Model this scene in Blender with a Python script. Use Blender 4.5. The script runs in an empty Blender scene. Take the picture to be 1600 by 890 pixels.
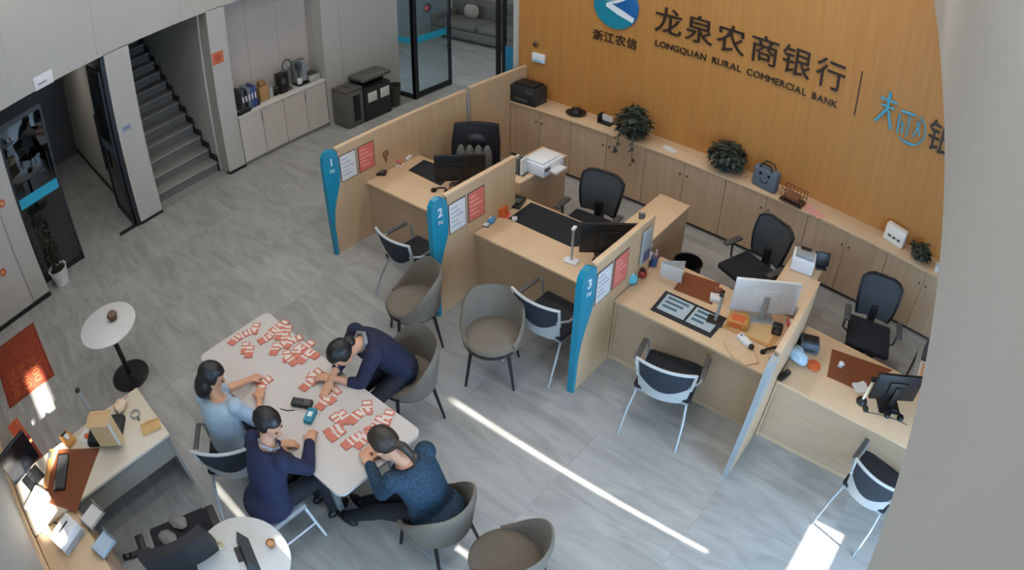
import bpy, bmesh, math, random
import numpy as np
from mathutils import Vector, Matrix, Quaternion
random.seed(7)
scene = bpy.context.scene
COL = scene.collection
PI = math.pi

# ---------------------------------------------------------------- camera (ceiling CCTV, barrel lens)
YAW, PITCH, ROLL, FPX, KA, KB, CAMZ = -0.681947589, 0.665635317, 0.00766283, 1046.24127, -0.1745008, 0.052605, 4.51954428
_F = np.array([math.sin(YAW)*math.cos(PITCH), math.cos(YAW)*math.cos(PITCH), -math.sin(PITCH)])
_r0 = np.array([math.cos(YAW), -math.sin(YAW), 0.0]); _u0 = np.cross(_r0, _F)
_R = _r0*math.cos(ROLL)+_u0*math.sin(ROLL); _U = -_r0*math.sin(ROLL)+_u0*math.cos(ROLL)
_TH = np.linspace(0, 1.3, 4000); _RS = FPX*(_TH+KA*_TH**3+KB*_TH**5)
cam_d = bpy.data.cameras.new('camera'); cam = bpy.data.objects.new('camera', cam_d); COL.objects.link(cam)
M = Matrix.Identity(4)
for i in range(3):
    M[i][0] = _R[i]; M[i][1] = _U[i]; M[i][2] = -_F[i]
M[2][3] = CAMZ
cam.matrix_world = M
cam_d.type = 'PANO'; cam_d.sensor_width = 36.0; cam_d.sensor_fit = 'HORIZONTAL'
_rmm = np.linspace(0, 950, 400)*36/1600
_k = np.linalg.lstsq(np.stack([_rmm, _rmm**2, _rmm**3, _rmm**4], 1), np.interp(_rmm*1600/36, _RS, _TH), rcond=None)[0]
cc = cam_d
cc.panorama_type = 'FISHEYE_LENS_POLYNOMIAL'
cc.fisheye_fov = PI
cc.fisheye_polynomial_k0 = 0.0
cc.fisheye_polynomial_k1, cc.fisheye_polynomial_k2, cc.fisheye_polynomial_k3, cc.fisheye_polynomial_k4 = [-float(v) for v in _k]
scene.camera = cam

def at(x, y, z=0.0):
    """the point at height z seen at photo pixel x, y"""
    dx, dy = x-800, 445-y; R = math.hypot(dx, dy); th = float(np.interp(R, _RS, _TH))
    d = _F*math.cos(th)+math.sin(th)*(dx*_R+dy*_U)/max(R, 1e-9)
    t = (z-CAMZ)/d[2]
    return Vector((t*d[0], t*d[1], z))

def on(axis, x, y, val):
    """the point of the plane X=val (axis 0) or Y=val (axis 1) seen at photo pixel x, y"""
    dx, dy = x-800, 445-y; R = math.hypot(dx, dy); th = float(np.interp(R, _RS, _TH))
    d = _F*math.cos(th)+math.sin(th)*(dx*_R+dy*_U)/max(R, 1e-9)
    t = val/d[axis]
    return Vector((t*d[0], t*d[1], CAMZ+t*d[2]))

# ---------------------------------------------------------------- light and exposure
def srgb(r, g, b):
    def c(v):
        v /= 255.0
        return v/12.92 if v <= .04045 else ((v+.055)/1.055)**2.4
    return (c(r), c(g), c(b), 1.0)
world = bpy.data.worlds.new('world'); scene.world = world; world.use_nodes = True
bg = world.node_tree.nodes['Background']; bg.inputs[0].default_value = (0.55, 0.76, 1.0, 1); bg.inputs[1].default_value = 6.0
sun_d = bpy.data.lights.new('sun', 'SUN'); sun = bpy.data.objects.new('sun', sun_d); COL.objects.link(sun)
sun_d.energy = 46.0; sun_d.angle = math.radians(0.7); sun_d.color = (1.0, 0.95, 0.88)
sun.rotation_euler = Vector((-1, 0, -0.50)).to_track_quat('-Z', 'Y').to_euler()
def area(name, loc, size, sy, power, rot=(0, 0, 0), color=(1, 1, 1), portal=False):
    d = bpy.data.lights.new(name, 'AREA'); o = bpy.data.objects.new(name, d); COL.objects.link(o)
    d.shape = 'RECTANGLE'; d.size = size; d.size_y = sy; d.energy = power; d.color = color
    o.location = loc; o.rotation_euler = rot
    if portal: d.cycles.is_portal = True
    return o
area('window_portal', (0.3, -1.40, 1.9), 4.4, 3.0, 0, (PI/2, 0, 0), portal=True)
CEIL = 5.4
vs = scene.view_settings
vs.view_transform = 'Standard'; vs.look = 'None'; vs.gamma = 1.0; vs.use_curve_mapping = False
vs.exposure = -0.15

# ---------------------------------------------------------------- materials
MATS = {}
def mat(name, col, rough=0.6, metal=0.0, var=0.0, vscale=6.0, bump=0.0, bscale=60.0, stretch=None, emit=0.0, alpha=None, spec=None, sheen=0.0):
    if name in MATS: return MATS[name]
    m = bpy.data.materials.new(name); m.use_nodes = True
    nt = m.node_tree; N = nt.nodes; L = nt.links; b = N['Principled BSDF']
    c = srgb(*col); b.inputs['Base Color'].default_value = c
    b.inputs['Roughness'].default_value = rough; b.inputs['Metallic'].default_value = metal
    if spec is not None: b.inputs['Specular IOR Level'].default_value = spec
    if sheen: b.inputs['Sheen Weight'].default_value = sheen
    if emit: b.inputs['Emission Color'].default_value = c; b.inputs['Emission Strength'].default_value = emit
    if var or bump:
        g = N.new('ShaderNodeTexCoord') if stretch is None else N.new('ShaderNodeNewGeometry')
        mp = N.new('ShaderNodeMapping')
        L.new(g.outputs['Object' if stretch is None else 'Position'], mp.inputs[0])
        if stretch: mp.inputs['Scale'].default_value = stretch
        n = N.new('ShaderNodeTexNoise'); n.inputs['Scale'].default_value = vscale; n.inputs['Detail'].default_value = 5
        L.new(mp.outputs[0], n.inputs['Vector'])
        if var:
            r = N.new('ShaderNodeMapRange'); r.inputs[1].default_value = .25; r.inputs[2].default_value = .75
            r.inputs[3].default_value = 1-var; r.inputs[4].default_value = 1+var
            L.new(n.outputs['Fac'], r.inputs[0])
            mx = N.new('ShaderNodeMix'); mx.data_type = 'RGBA'; mx.blend_type = 'MULTIPLY'; mx.inputs[0].default_value = 1
            mx.inputs[6].default_value = c; L.new(r.outputs[0], mx.inputs[7]); L.new(mx.outputs[2], b.inputs['Base Color'])
        if bump:
            n2 = N.new('ShaderNodeTexNoise'); n2.inputs['Scale'].default_value = bscale; n2.inputs['Detail'].default_value = 3
            L.new(mp.outputs[0], n2.inputs['Vector'])
            bp = N.new('ShaderNodeBump'); bp.inputs['Strength'].default_value = bump; bp.inputs['Distance'].default_value = .01
            L.new(n2.outputs['Fac'], bp.inputs['Height']); L.new(bp.outputs[0], b.inputs['Normal'])
    MATS[name] = m
    return m
def glass(name, tint, refl=0.08, rough=0.02):
    if name in MATS: return MATS[name]
    m = bpy.data.materials.new(name); m.use_nodes = True; nt = m.node_tree; N = nt.nodes; L = nt.links
    N.remove(N['Principled BSDF'])
    t = N.new('ShaderNodeBsdfTransparent'); t.inputs[0].default_value = srgb(*tint)
    g = N.new('ShaderNodeBsdfGlossy'); g.inputs['Roughness'].default_value = rough
    f = N.new('ShaderNodeLayerWeight'); f.inputs[0].default_value = .5
    pw = N.new('ShaderNodeMath'); pw.operation = 'POWER'; pw.inputs[1].default_value = 4.0; L.new(f.outputs['Facing'], pw.inputs[0])
    ad = N.new('ShaderNodeMath'); ad.operation = 'MULTIPLY_ADD'; ad.inputs[1].default_value = .6; ad.inputs[2].default_value = refl; ad.use_clamp = True
    L.new(pw.outputs[0], ad.inputs[0])
    mx = N.new('ShaderNodeMixShader'); L.new(ad.outputs[0], mx.inputs[0]); L.new(t.outputs[0], mx.inputs[1]); L.new(g.outputs[0], mx.inputs[2])
    L.new(mx.outputs[0], N['Material Output'].inputs[0]); MATS[name] = m
    return m
def marble():
    m = bpy.data.materials.new('marble_tile'); m.use_nodes = True; nt = m.node_tree; N = nt.nodes; L = nt.links; b = N['Principled BSDF']
    g = N.new('ShaderNodeNewGeometry'); oi = N.new('ShaderNodeObjectInfo')
    off = N.new('ShaderNodeVectorMath'); off.operation = 'MULTIPLY_ADD'
    cb = N.new('ShaderNodeCombineXYZ'); L.new(oi.outputs['Random'], cb.inputs[0]); L.new(oi.outputs['Random'], cb.inputs[1])
    L.new(cb.outputs[0], off.inputs[0]); off.inputs[1].default_value = (7, 13, 0); L.new(g.outputs['Position'], off.inputs[2])
    mp = N.new('ShaderNodeMapping'); mp.inputs['Scale'].default_value = (0.7, 2.6, 1); mp.inputs['Rotation'].default_value = (0, 0, .12)
    L.new(off.outputs[0], mp.inputs[0])
    n = N.new('ShaderNodeTexNoise'); n.inputs['Scale'].default_value = 2.2; n.inputs['Detail'].default_value = 7; n.inputs['Distortion'].default_value = 1.2
    L.new(mp.outputs[0], n.inputs['Vector'])
    cr = N.new('ShaderNodeValToRGB'); e = cr.color_ramp.elements
    e[0].position = .30; e[0].color = srgb(144, 143, 139); e[1].position = .70; e[1].color = srgb(170, 169, 165)
    L.new(n.outputs['Fac'], cr.inputs[0])
    mr = N.new('ShaderNodeMapRange'); mr.inputs[3].default_value = .95; mr.inputs[4].default_value = 1.04; L.new(oi.outputs['Random'], mr.inputs[0])
    mx = N.new('ShaderNodeMix'); mx.data_type = 'RGBA'; mx.blend_type = 'MULTIPLY'; mx.inputs[0].default_value = 1
    L.new(cr.outputs[0], mx.inputs[6]); L.new(mr.outputs[0], mx.inputs[7]); L.new(mx.outputs[2], b.inputs['Base Color'])
    b.inputs['Roughness'].default_value = .42; b.inputs['Specular IOR Level'].default_value = .45
    MATS['marble_tile'] = m
    return m
m_tile = marble()
m_grout = mat('grout', (142, 141, 138), .9)
m_wall = mat('white_wall', (182, 178, 170), .75, var=.03, vscale=3)
m_wallwarm = mat('niche_wall', (184, 174, 165), .7, var=.03, vscale=3)
m_panel = mat('white_panel', (180, 176, 167), .5)
m_beam = mat('bulkhead_paint', (156, 156, 152), .6, var=.02)
m_black = mat('black_skirting', (28, 29, 31), .5)
m_frame = mat('black_metal', (24, 27, 32), .45)
m_woodwall = mat('oak_wall_veneer', (180, 123, 60), .6, var=.10, vscale=1.6, stretch=(14, 14, .6))
m_desk = mat('light_oak', (198, 170, 138), .5, var=.06, vscale=1.5, stretch=(2, 2, 16))
m_front_shade = mat('shaded_front_oak', (180, 154, 126), .55, var=.07, vscale=1.5, stretch=(2, 2, 16))  # oak darkened so the shade on the desk fronts sits in the colour
m_desktop = mat('light_oak_top', (210, 180, 146), .42, var=.05, vscale=1.5, stretch=(1, 14, 1))
m_part = mat('partition_oak', (194, 164, 130), .5, var=.07, vscale=1.5, stretch=(3, 14, .8))
m_cab = mat('cabinet_oak', (188, 158, 128), .55, var=.09, vscale=1.4, stretch=(13, 3, .7))
m_blue = mat('teal_acrylic', (18, 132, 160), .3)
m_palesleeve = mat('sky_reflection_acrylic', (150, 156, 158), .35)  # pale tone puts reflected sky into the end board colour
m_vshell = mat('pale_grey_shell', (186, 188, 188), .45)
m_white = mat('white_plastic', (222, 224, 226), .4)
m_grey = mat('grey_plastic', (150, 152, 152), .45)
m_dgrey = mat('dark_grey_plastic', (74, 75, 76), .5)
m_blk = mat('black_plastic', (22, 23, 25), .4)
m_blk2 = mat('black_fabric', (30, 32, 38), .9, bump=.2, bscale=300)
m_chrome = mat('chrome', (190, 195, 198), .25, metal=.9)
m_silver = mat('silver_paint', (168, 174, 178), .35, metal=.4)
m_paper = mat('paper', (212, 211, 209), .8)
m_red = mat('red_print', (200, 96, 82), .7)
m_orange = mat('orange_plastic', (205, 96, 45), .5)
m_brown = mat('brown_leather_mat', (128, 72, 40), .6, var=.08, vscale=20)
m_green = mat('leaf_green', (50, 58, 46), .6, var=.25, vscale=30)
m_glass = glass('clear_glass', (235, 242, 243), .06)
m_dglass = glass('smoked_glass', (120, 130, 134), .10)
m_cyan = mat('cyan_strip', (30, 160, 190), .5)

# ---------------------------------------------------------------- mesh helpers
class MB:
    def __init__(s): s.v = []; s.f = []
    def add(s, vs, fs, M=None):
        o = len(s.v)
        for p in vs:
            p = Vector(p)
            s.v.append(tuple(M @ p) if M else tuple(p))
        s.f += [tuple(i+o for i in f) for f in fs]
        return s
    def box(s, x0, x1, y0, y1, z0, z1, M=None):
        return s.add([(x0,y0,z0),(x1,y0,z0),(x1,y1,z0),(x0,y1,z0),(x0,y0,z1),(x1,y0,z1),(x1,y1,z1),(x0,y1,z1)],
                     [(0,3,2,1),(4,5,6,7),(0,1,5,4),(1,2,6,5),(2,3,7,6),(3,0,4,7)], M)
    def rbox(s, x0, x1, y0, y1, z0, z1, r=.01, seg=2, M=None):
        bm = bmesh.new(); bmesh.ops.create_cube(bm, size=1)
        for v in bm.verts:
            v.co = Vector(((x0+x1)/2+v.co.x*(x1-x0), (y0+y1)/2+v.co.y*(y1-y0), (z0+z1)/2+v.co.z*(z1-z0)))
        r = min(r, .49*min(x1-x0, y1-y0, z1-z0))
        bmesh.ops.bevel(bm, geom=bm.edges[:], offset=r, segments=seg, profile=.5, affect='EDGES')
        bm.verts.index_update()
        s.add([v.co.copy() for v in bm.verts], [[v.index for v in f.verts] for f in bm.faces], M); bm.free()
        return s
    def tube(s, pts, r, n=8, M=None, closed=False):
        pts = [Vector(p) for p in pts]; k = len(pts)
        rs = r if isinstance(r, (list, tuple)) else [r]*k
        vs, fs = [], []; prev = None
        for i, p in enumerate(pts):
            a = pts[(i-1) % k] if (i or closed) else p; b = pts[(i+1) % k] if (i < k-1 or closed) else p
            t = (b-a).normalized()
            if prev is None:
                up = Vector((0, 0, 1)) if abs(t.z) < .9 else Vector((1, 0, 0)); x = t.cross(up).normalized()
            else:
                x = (prev-t*prev.dot(t)).normalized()
            prev = x; y = t.cross(x)
            for j in range(n):
                q = 2*PI*j/n; vs.append(p+(x*math.cos(q)+y*math.sin(q))*rs[i])
        for i in range(k if closed else k-1):
            for j in range(n):
                a = i*n+j; b = i*n+(j+1) % n; c = ((i+1) % k)*n+(j+1) % n; d = ((i+1) % k)*n+j
                fs.append((a, b, c, d))
        if not closed:
            fs.append(tuple(reversed(range(n)))); fs.append(tuple(range((k-1)*n, k*n)))
        return s.add(vs, fs, M)
    def lathe(s, prof, n=24, M=None, c=(0, 0, 0)):
        vs, fs = [], []
        for r, z in prof:
            for j in range(n):
                q = 2*PI*j/n; vs.append((c[0]+r*math.cos(q), c[1]+r*math.sin(q), c[2]+z))
        k = len(prof)
        for i in range(k-1):
            for j in range(n):
                fs.append((i*n+j, i*n+(j+1) % n, (i+1)*n+(j+1) % n, (i+1)*n+j))
        fs.append(tuple(reversed(range(n)))); fs.append(tuple(range((k-1)*n, k*n)))
        return s.add(vs, fs, M)
    def prism(s, poly, axis, a0, a1, M=None):
        def P(q, a): return {'x': (a, q[0], q[1]), 'y': (q[0], a, q[1]), 'z': (q[0], q[1], a)}[axis]
        n = len(poly); vs = [P(q, a0) for q in poly]+[P(q, a1) for q in poly]
        fs = [tuple(range(n)), tuple(reversed(range(n, 2*n)))]+[(i, i+n, (i+1) % n+n, (i+1) % n) for i in range(n)]
        return s.add(vs, fs, M)
    def ell(s, c, rx, ry, rz, n=14, m=9, M=None, fn=None):
        vs, fs = [], []
        for i in range(m+1):
            ph = PI*i/m
            for j in range(n):
                q = 2*PI*j/n; u = Vector((math.sin(ph)*math.cos(q), math.sin(ph)*math.sin(q), math.cos(ph)))
                k = fn(u) if fn else 1.0
                vs.append((c[0]+u.x*rx*k, c[1]+u.y*ry*k, c[2]+u.z*rz*k))
        for i in range(m):
            for j in range(n):
                fs.append((i*n+j, (i+1)*n+j, (i+1)*n+(j+1) % n, i*n+(j+1) % n))
        return s.add(vs, fs, M)
    def panel(s, w, z0, z1, y, th, nu=10, nt=8, M=None):
        """curved upright panel: half width w(t), depth y(u,t)"""
        vs, fs = [], []
        for side in (0, 1):
            for i in range(nt+1):
                t = i/nt
                for j in range(nu+1):
                    u = -1+2*j/nu
                    vs.append((u*w(t), y(u, t)+(th if side else 0), z0+t*(z1-z0)))
        K = (nt+1)*(nu+1)
        for i in range(nt):
            for j in range(nu):
                a = i*(nu+1)+j; fs.append((a, a+1, a+nu+2, a+nu+1)); fs.append((a+K, a+nu+1+K, a+nu+2+K, a+1+K))
        rim = [j for j in range(nu+1)]+[i*(nu+1)+nu for i in range(1, nt+1)]+[nt*(nu+1)+j for j in range(nu-1, -1, -1)]+[i*(nu+1) for i in range(nt-1, 0, -1)]
        for i in range(len(rim)):
            a, b = rim[i], rim[(i+1) % len(rim)]; fs.append((b, a, a+K, b+K))
        return s.add(vs, fs, M)
    def build(s, name, m, parent=None, loc=None, rz=0.0, smooth=35):
        me = bpy.data.meshes.new(name); me.from_pydata(s.v, [], s.f); me.update()
        bm = bmesh.new(); bm.from_mesh(me); bmesh.ops.recalc_face_normals(bm, faces=bm.faces[:]); bm.to_mesh(me); bm.free()
        if smooth:
            me.polygons.foreach_set('use_smooth', [True]*len(me.polygons)); me.set_sharp_from_angle(angle=math.radians(smooth))
        me.materials.append(m)
        o = bpy.data.objects.new(name, me); COL.objects.link(o)
        if parent: o.parent = parent
        if loc is not None: o.location = loc
        if rz: o.rotation_euler = (0, 0, rz)
        return o
def tag(o, label, cat, group=None):
    o['label'] = label; o['category'] = cat
    if group: o['group'] = group
    return o
def struct(o):
    o['kind'] = 'structure'; return o
def thing(name, label, cat, loc=(0, 0, 0), rz=0.0, group=None):
    o = bpy.data.objects.new(name, None); o.empty_display_size = .1; COL.objects.link(o)
    o.location = loc; o.rotation_euler = (0, 0, rz)
    return tag(o, label, cat, group)
def sroot(name):
    o = bpy.data.objects.new(name, None); o.empty_display_size = .1; COL.objects.link(o); return struct(o)
def box(name, m, x0, x1, y0, y1, z0, z1, parent=None, r=0, **k):
    b = MB(); (b.rbox(x0, x1, y0, y1, z0, z1, r) if r else b.box(x0, x1, y0, y1, z0, z1))
    return b.build(name, m, parent, **k)
def dup(root, loc, rz, label=None, group=None):
    c = root.copy(); COL.objects.link(c); c.location = loc; c.rotation_euler = (0, 0, rz)
    if label: c['label'] = label
    if group: c['group'] = group
    for ch in list(root.children):
        d = ch.copy(); COL.objects.link(d); d.parent = c
        for g in list(ch.children):
            e = g.copy(); COL.objects.link(e); e.parent = d
    return c
def face(dx, dy): return math.atan2(-dx, dy)          # turn local +Y towards (dx, dy)
def text_mesh(txt, size, depth=.012, bold=0.0, space=1.0, align='CENTER'):
    cu = bpy.data.curves.new('lettering', 'FONT'); cu.body = txt; cu.size = size; cu.extrude = depth; cu.offset = bold
    cu.align_x = align; cu.align_y = 'CENTER'; cu.space_character = space; cu.resolution_u = 3
    o = bpy.data.objects.new('lettering_tmp', cu); COL.objects.link(o)
    bpy.context.view_layer.update()
    me = bpy.data.meshes.new_from_object(o.evaluated_get(bpy.context.evaluated_depsgraph_get()))
    bpy.data.objects.remove(o); bpy.data.curves.remove(cu)
    return me
def put_text(name, me, m, parent, Mx):
    me.materials.clear(); me.materials.append(m); me.transform(Mx)
    o = bpy.data.objects.new(name, me); COL.objects.link(o); o.parent = parent
    return o
WALLTXT = Matrix(((1, 0, 0, 0), (0, 0, -1, 0), (0, 1, 0, 0), (0, 0, 0, 1)))     # upright, read from -Y
SIDETXT = Matrix(((0, 0, 1, 0), (1, 0, 0, 0), (0, 1, 0, 0), (0, 0, 0, 1)))      # upright, read from +X

# ================================================================= THE SETTING
XL, YB, YF, YG = -8.87, 7.26, -1.36, 7.60
XR = 2.6
# floor slab and tiles
fl = struct(box('floor', m_grout, -14.2, 3.0, -1.6, 12.2, -.10, -.0015))
TX, TY = 1.2, 0.6
tile_me = None
xs0 = -1.71; ys0 = 3.24
for i in range(-10, 4):
    for j in range(-8, 15):
        x = xs0+i*TX; y = ys0+j*TY
        if x+TX < -14 or x > 2.6 or y > 12: continue
        if x < -9.6 and not (-.2 < y < 2.2 or y > 7.0): continue
        if x > -5.6 and y > 7.2: continue
        if x < -12.8 and y > 7: continue
        if tile_me is None:
            o = MB().rbox(.001, TX-.001, .001, TY-.001, -.012, 0, .0012, 1).build('floor_tile', m_tile, fl, (x, y, 0)); tile_me = o.data
        else:
            o = bpy.data.objects.new('floor_tile', tile_me); COL.objects.link(o); o.parent = fl; o.location = (x, y, 0)
struct(box('ceiling', m_wall, -14.2, 3.0, -1.6, 12.2, CEIL, CEIL+.1))

# back wall: oak veneer, pale end post
wb = struct(box('wall_back', m_woodwall, -5.80, 3.0, YB, YB+.12, 0, CEIL))
box('end_post', m_panel, -5.88, -5.80, YB-.03, YG+.12, 0, CEIL, wb)

# front wall with the big daylight window (behind the camera) and an oak sill
wf = sroot('wall_front')
box('wall_piece', m_beam, -9.2, -1.9, YF-.12, YF, 0, CEIL, wf)
box('wall_piece', m_beam, -1.9, 2.5, YF-.12, YF, 0, .4, wf)
box('wall_piece', m_beam, -1.9, 2.5, YF-.12, YF, 3.4, CEIL, wf)
box('wall_piece', m_beam, 2.5, XR+.12, YF-.12, YF, 0, CEIL, wf)
box('sill_trim', m_desktop, -9.0, -1.9, YF, YF+.035, .70, .79, wf)
w1 = sroot('window_1')
for k in range(5):
    x = -1.9+k*1.1
    box('mullion', m_frame, x-.03, x+.03, YF-.09, YF-.03, .4, 3.4, w1)
box('rail', m_frame, -1.9, 2.5, YF-.09, YF-.03, .4, .46, w1); box('rail', m_frame, -1.9, 2.5, YF-.09, YF-.03, 3.34, 3.4, w1)
for k in range(4):
    x = -1.9+k*1.1
    box('pane', m_glass, x+.03, x+1.07, YF-.065, YF-.057, .46, 3.34, w1)

# right wall with narrow upright gaps that let strips of sun in
wr = sroot('wall_right')
w3 = sroot('window_3')
def blind_mat():
    m = bpy.data.materials.new('blind_fabric'); m.use_nodes = True; N = m.node_tree.nodes; L = m.node_tree.links; N.remove(N['Principled BSDF'])
    tr = N.new('ShaderNodeBsdfTranslucent'); tr.inputs[0].default_value = (.48, .69, .97, 1); di = N.new('ShaderNodeBsdfDiffuse'); di.inputs[0].default_value = srgb(190, 190, 190)
    mx = N.new('ShaderNodeMixShader'); mx.inputs[0].default_value = .18; L.new(tr.outputs[0], mx.inputs[1]); L.new(di.outputs[0], mx.inputs[2]); L.new(mx.outputs[0], N['Material Output'].inputs[0])
    return m
m_blind = blind_mat()
def rcol(y0, y1, holes=()):
    """one upright strip of the right wall; holes are (z0, z1, is_blind)"""
    z = 0
    for z0, z1, blind in holes:
        if z0 > z: box('wall_piece', m_wall, XR, XR+.12, y0, y1, z, z0, wr)
        if blind: MB().add([(XR+.05, y0, z0), (XR+.05, y1, z0), (XR+.05, y1, z1), (XR+.05, y0, z1)], [(0, 1, 2, 3)]).build('roller_blind', m_blind, w3, smooth=0)
        z = z1
    box('wall_piece', m_wall, XR, XR+.12, y0, y1, z, CEIL, wr)
rcol(YF, -1.25); rcol(-1.25, -.98, [(3.95, 4.6, 0)]); rcol(-.98, -.82); rcol(-.82, -.58, [(4.3, 4.9, 0)]); rcol(-.58, .545)
rcol(.545, .57, [(2.88, 3.34, 0)]); rcol(.57, .62); rcol(.62, 1.65, [(.25, 3.0, 1)]); rcol(1.65, 1.675, [(1.8, 2.5, 0)]); rcol(1.675, 2.795, [(.25, 3.0, 1)])
rcol(2.795, 2.822, [(1.435, 2.84, 0)]); rcol(2.822, 2.95); rcol(2.95, 3.60, [(.90, 1.13, 0), (1.2, 3.0, 1)]); rcol(3.60, YB)
# bulkhead beam next to the camera
bk = MB(); A = Vector((.173, .0, 3.925)); B = Vector((-.124, YB, 3.94)); d = (B-A)/(B.y-A.y); A0 = A+d*(YF-A.y)
bk.add([(A0.x, YF, 3.925), (B.x, YB, 3.94), (.6, YB, 3.94), (.6, YF, 3.925), (A0.x, YF, CEIL), (B.x, YB, CEIL), (.6, YB, CEIL), (.6, YF, CEIL)],
       [(0, 3, 2, 1), (4, 5, 6, 7), (0, 1, 5, 4), (1, 2, 6, 5), (2, 3, 7, 6), (3, 0, 4, 7)])
struct(bk.build('trim_1', m_beam, smooth=0))

# left wall: header panels, near wall, columns, niche
wl = sroot('wall_left')
ys = [.08, .47, 1.93, 3.36, 4.85, 6.3, YG]
for a, b in zip(ys[:-1], ys[1:]):
    z0 = 2.82 if b < 5 else (2.82 if a < 5.9 else 0)
    if a < 5.92 < b:
        box('wall_panel', m_panel, XL-.30, XL, a+.003, 5.92, 2.82, CEIL, wl); box('wall_panel', m_panel, XL-.30, XL, 5.92, b-.003, 0, CEIL, wl)
    else:
        box('wall_panel', m_panel, XL-.30, XL, a+.003, b-.003, z0, CEIL, wl)
box('wall_backing', m_grey, XL-.31, XL-.004, .08, 5.9, 2.825, CEIL, wl)
box('wall_near', m_panel, -9.2, -8.55, YF, .08, 0, CEIL, wl)
# flush door leaf in the near wall with its groove
dn = sroot('door_1')
box('door_leaf', m_wall, -8.548, -8.535, -1.30, -.25, .02, 2.3, dn)
for a in ((-.235, -.225), ): box('door_groove', m_grey, -8.549, -8.532, a[0], a[1], 0, 2.32, dn)
struct(box('baseboard_left', m_black, -8.55, -8.53, YF, .085, 0, .07))
col1 = struct(box('trim_2', m_panel, XL-.34, XL, 2.03, 2.45, 0, 2.83)); box('skirting', m_black, XL-.345, XL+.008, 2.022, 2.458, 0, .05, col1)
col2 = struct(box('trim_3', m_panel, XL-.34, XL, 3.80, 4.12, 0, 2.83)); box('skirting', m_black, XL-.1, XL+.008, 3.792, 4.128, 0, .05, col2)
nb = struct(box('wall_niche', m_wallwarm, XL-.62, XL-.50, 4.12, 5.92, 0, 2.9)); 
box('niche_side', m_wallwarm, XL-.5, XL-.30, 4.02, 4.12, 0, 2.83, nb); box('niche_side', m_wallwarm, XL-.5, XL-.31, 5.92, 5.97, 0, 2.83, nb)
for k in range(1, 3): box('niche_seam', m_grey, XL-.5, XL-.497, 4.12+.6*k, 4.125+.6*k, .9, 2.83, nb)

# corridor behind the passage
cw = struct(box('wall_corridor', m_wall, -13.9, XL-.34, 2.05, 2.15, 0, 2.9)); box('skirting', m_black, -13.9, XL-.36, 2.03, 2.05, 0, .08, cw)
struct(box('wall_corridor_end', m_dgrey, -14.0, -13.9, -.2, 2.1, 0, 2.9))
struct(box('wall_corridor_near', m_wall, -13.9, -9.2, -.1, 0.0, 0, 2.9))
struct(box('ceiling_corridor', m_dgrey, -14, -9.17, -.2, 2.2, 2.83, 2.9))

# stairs
st = thing('staircase', 'dark grey stone stairs rising between the two white columns', 'stairs')
for i in range(14):
    x = -9.22-.28*i
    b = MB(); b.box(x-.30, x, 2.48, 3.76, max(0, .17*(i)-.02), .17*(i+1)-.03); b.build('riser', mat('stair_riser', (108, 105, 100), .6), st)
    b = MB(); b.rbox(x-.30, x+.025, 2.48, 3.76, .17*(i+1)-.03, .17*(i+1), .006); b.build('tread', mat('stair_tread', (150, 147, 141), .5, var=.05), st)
zz = MB()
for i in range(14):
    x = -9.22-.28*i; zz.box(x-.28, x+.03, 3.735, 3.765, .17*(i+1)-.17, .17*(i+1)+.10)
zz.build('stringer', m_black, st)
sw = struct(box('wall_stair', m_wall, -13.2, XL-.34, 3.772, 3.9, 0, CEIL)); struct(box('wall_stair_near', m_wall, -13.2, XL-.34, 2.16, 2.47, 0, CEIL))
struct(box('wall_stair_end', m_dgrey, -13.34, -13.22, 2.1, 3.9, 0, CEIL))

# glazed screen to the back room
gs = sroot('window_2')
def vpost(x, y, w=.06, d=.06, h=2.6, par=gs, m=m_frame, name='post'): return box(name, m, x-w/2, x+w/2, y-d/2, y+d/2, 0, h, par)
vpost(-9.03, YG); vpost(-8.47, YG, .075); vpost(-6.48, YG); vpost(-6.36, YG, .05); vpost(-5.93, YG, .04)
box('rail', m_frame, -9.0, -8.5, YG-.03, YG+.03, 0, .07, gs); box('rail', m_frame, -6.4, -5.9, YG-.03, YG+.03, 0, .07, gs)
box('rail', m_frame, -9.03, -5.9, YG-.03, YG+.03, 2.55, 2.62, gs)
box('pane', m_glass, -9.0, -8.5, YG-.006, YG+.006, .07, 2.55, gs); box('pane', m_glass, -6.34, -5.95, YG-.006, YG+.006, .07, 2.55, gs)
box('cyan_band', m_cyan, -9.0, -8.5, YG-.011, YG-.008, 1.10, 1.22, gs); box('cyan_band', mat('blue_poster', (40, 130, 175), .6), -6.34, -5.95, YG-.011, YG-.008, 0.6, 1.45, gs)
box('upper_wall', m_panel, -9.2, -5.8, YG-.05, YG+.07, 2.62, CEIL, gs)
d2 = sroot('door_2')
yb0, yb1, xd = YG+.06, 8.52, -8.45
box('stile', m_frame, xd-.025, xd+.025, yb0-.09, yb0, 0.02, 2.5, d2); box('stile', m_frame, xd-.025, xd+.025, yb1-.05, yb1, 0.02, 2.5, d2)
box('bottom_rail', m_frame, xd-.02, xd+.02, yb0, yb1-.05, .02, .12, d2); box('top_rail', m_frame, xd-.02, xd+.02, yb0, yb1-.05, 2.43, 2.5, d2)
box('pane', m_glass, xd-.006, xd+.006, yb0, yb1-.05, .12, 2.43, d2)
box('cyan_band', m_cyan, xd+.007, xd+.009, yb0, yb1-.05, 1.10, 1.24, d2)
MB().tube([(xd+.06, yb1-.12, .75), (xd+.06, yb1-.12, 1.55)], .016, 10).box(xd, xd+.06, yb1-.128, yb1-.112, .85, .866).box(xd, xd+.06, yb1-.128, yb1-.112, 1.45, 1.466).build('pull_handle', m_frame, d2)
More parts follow.
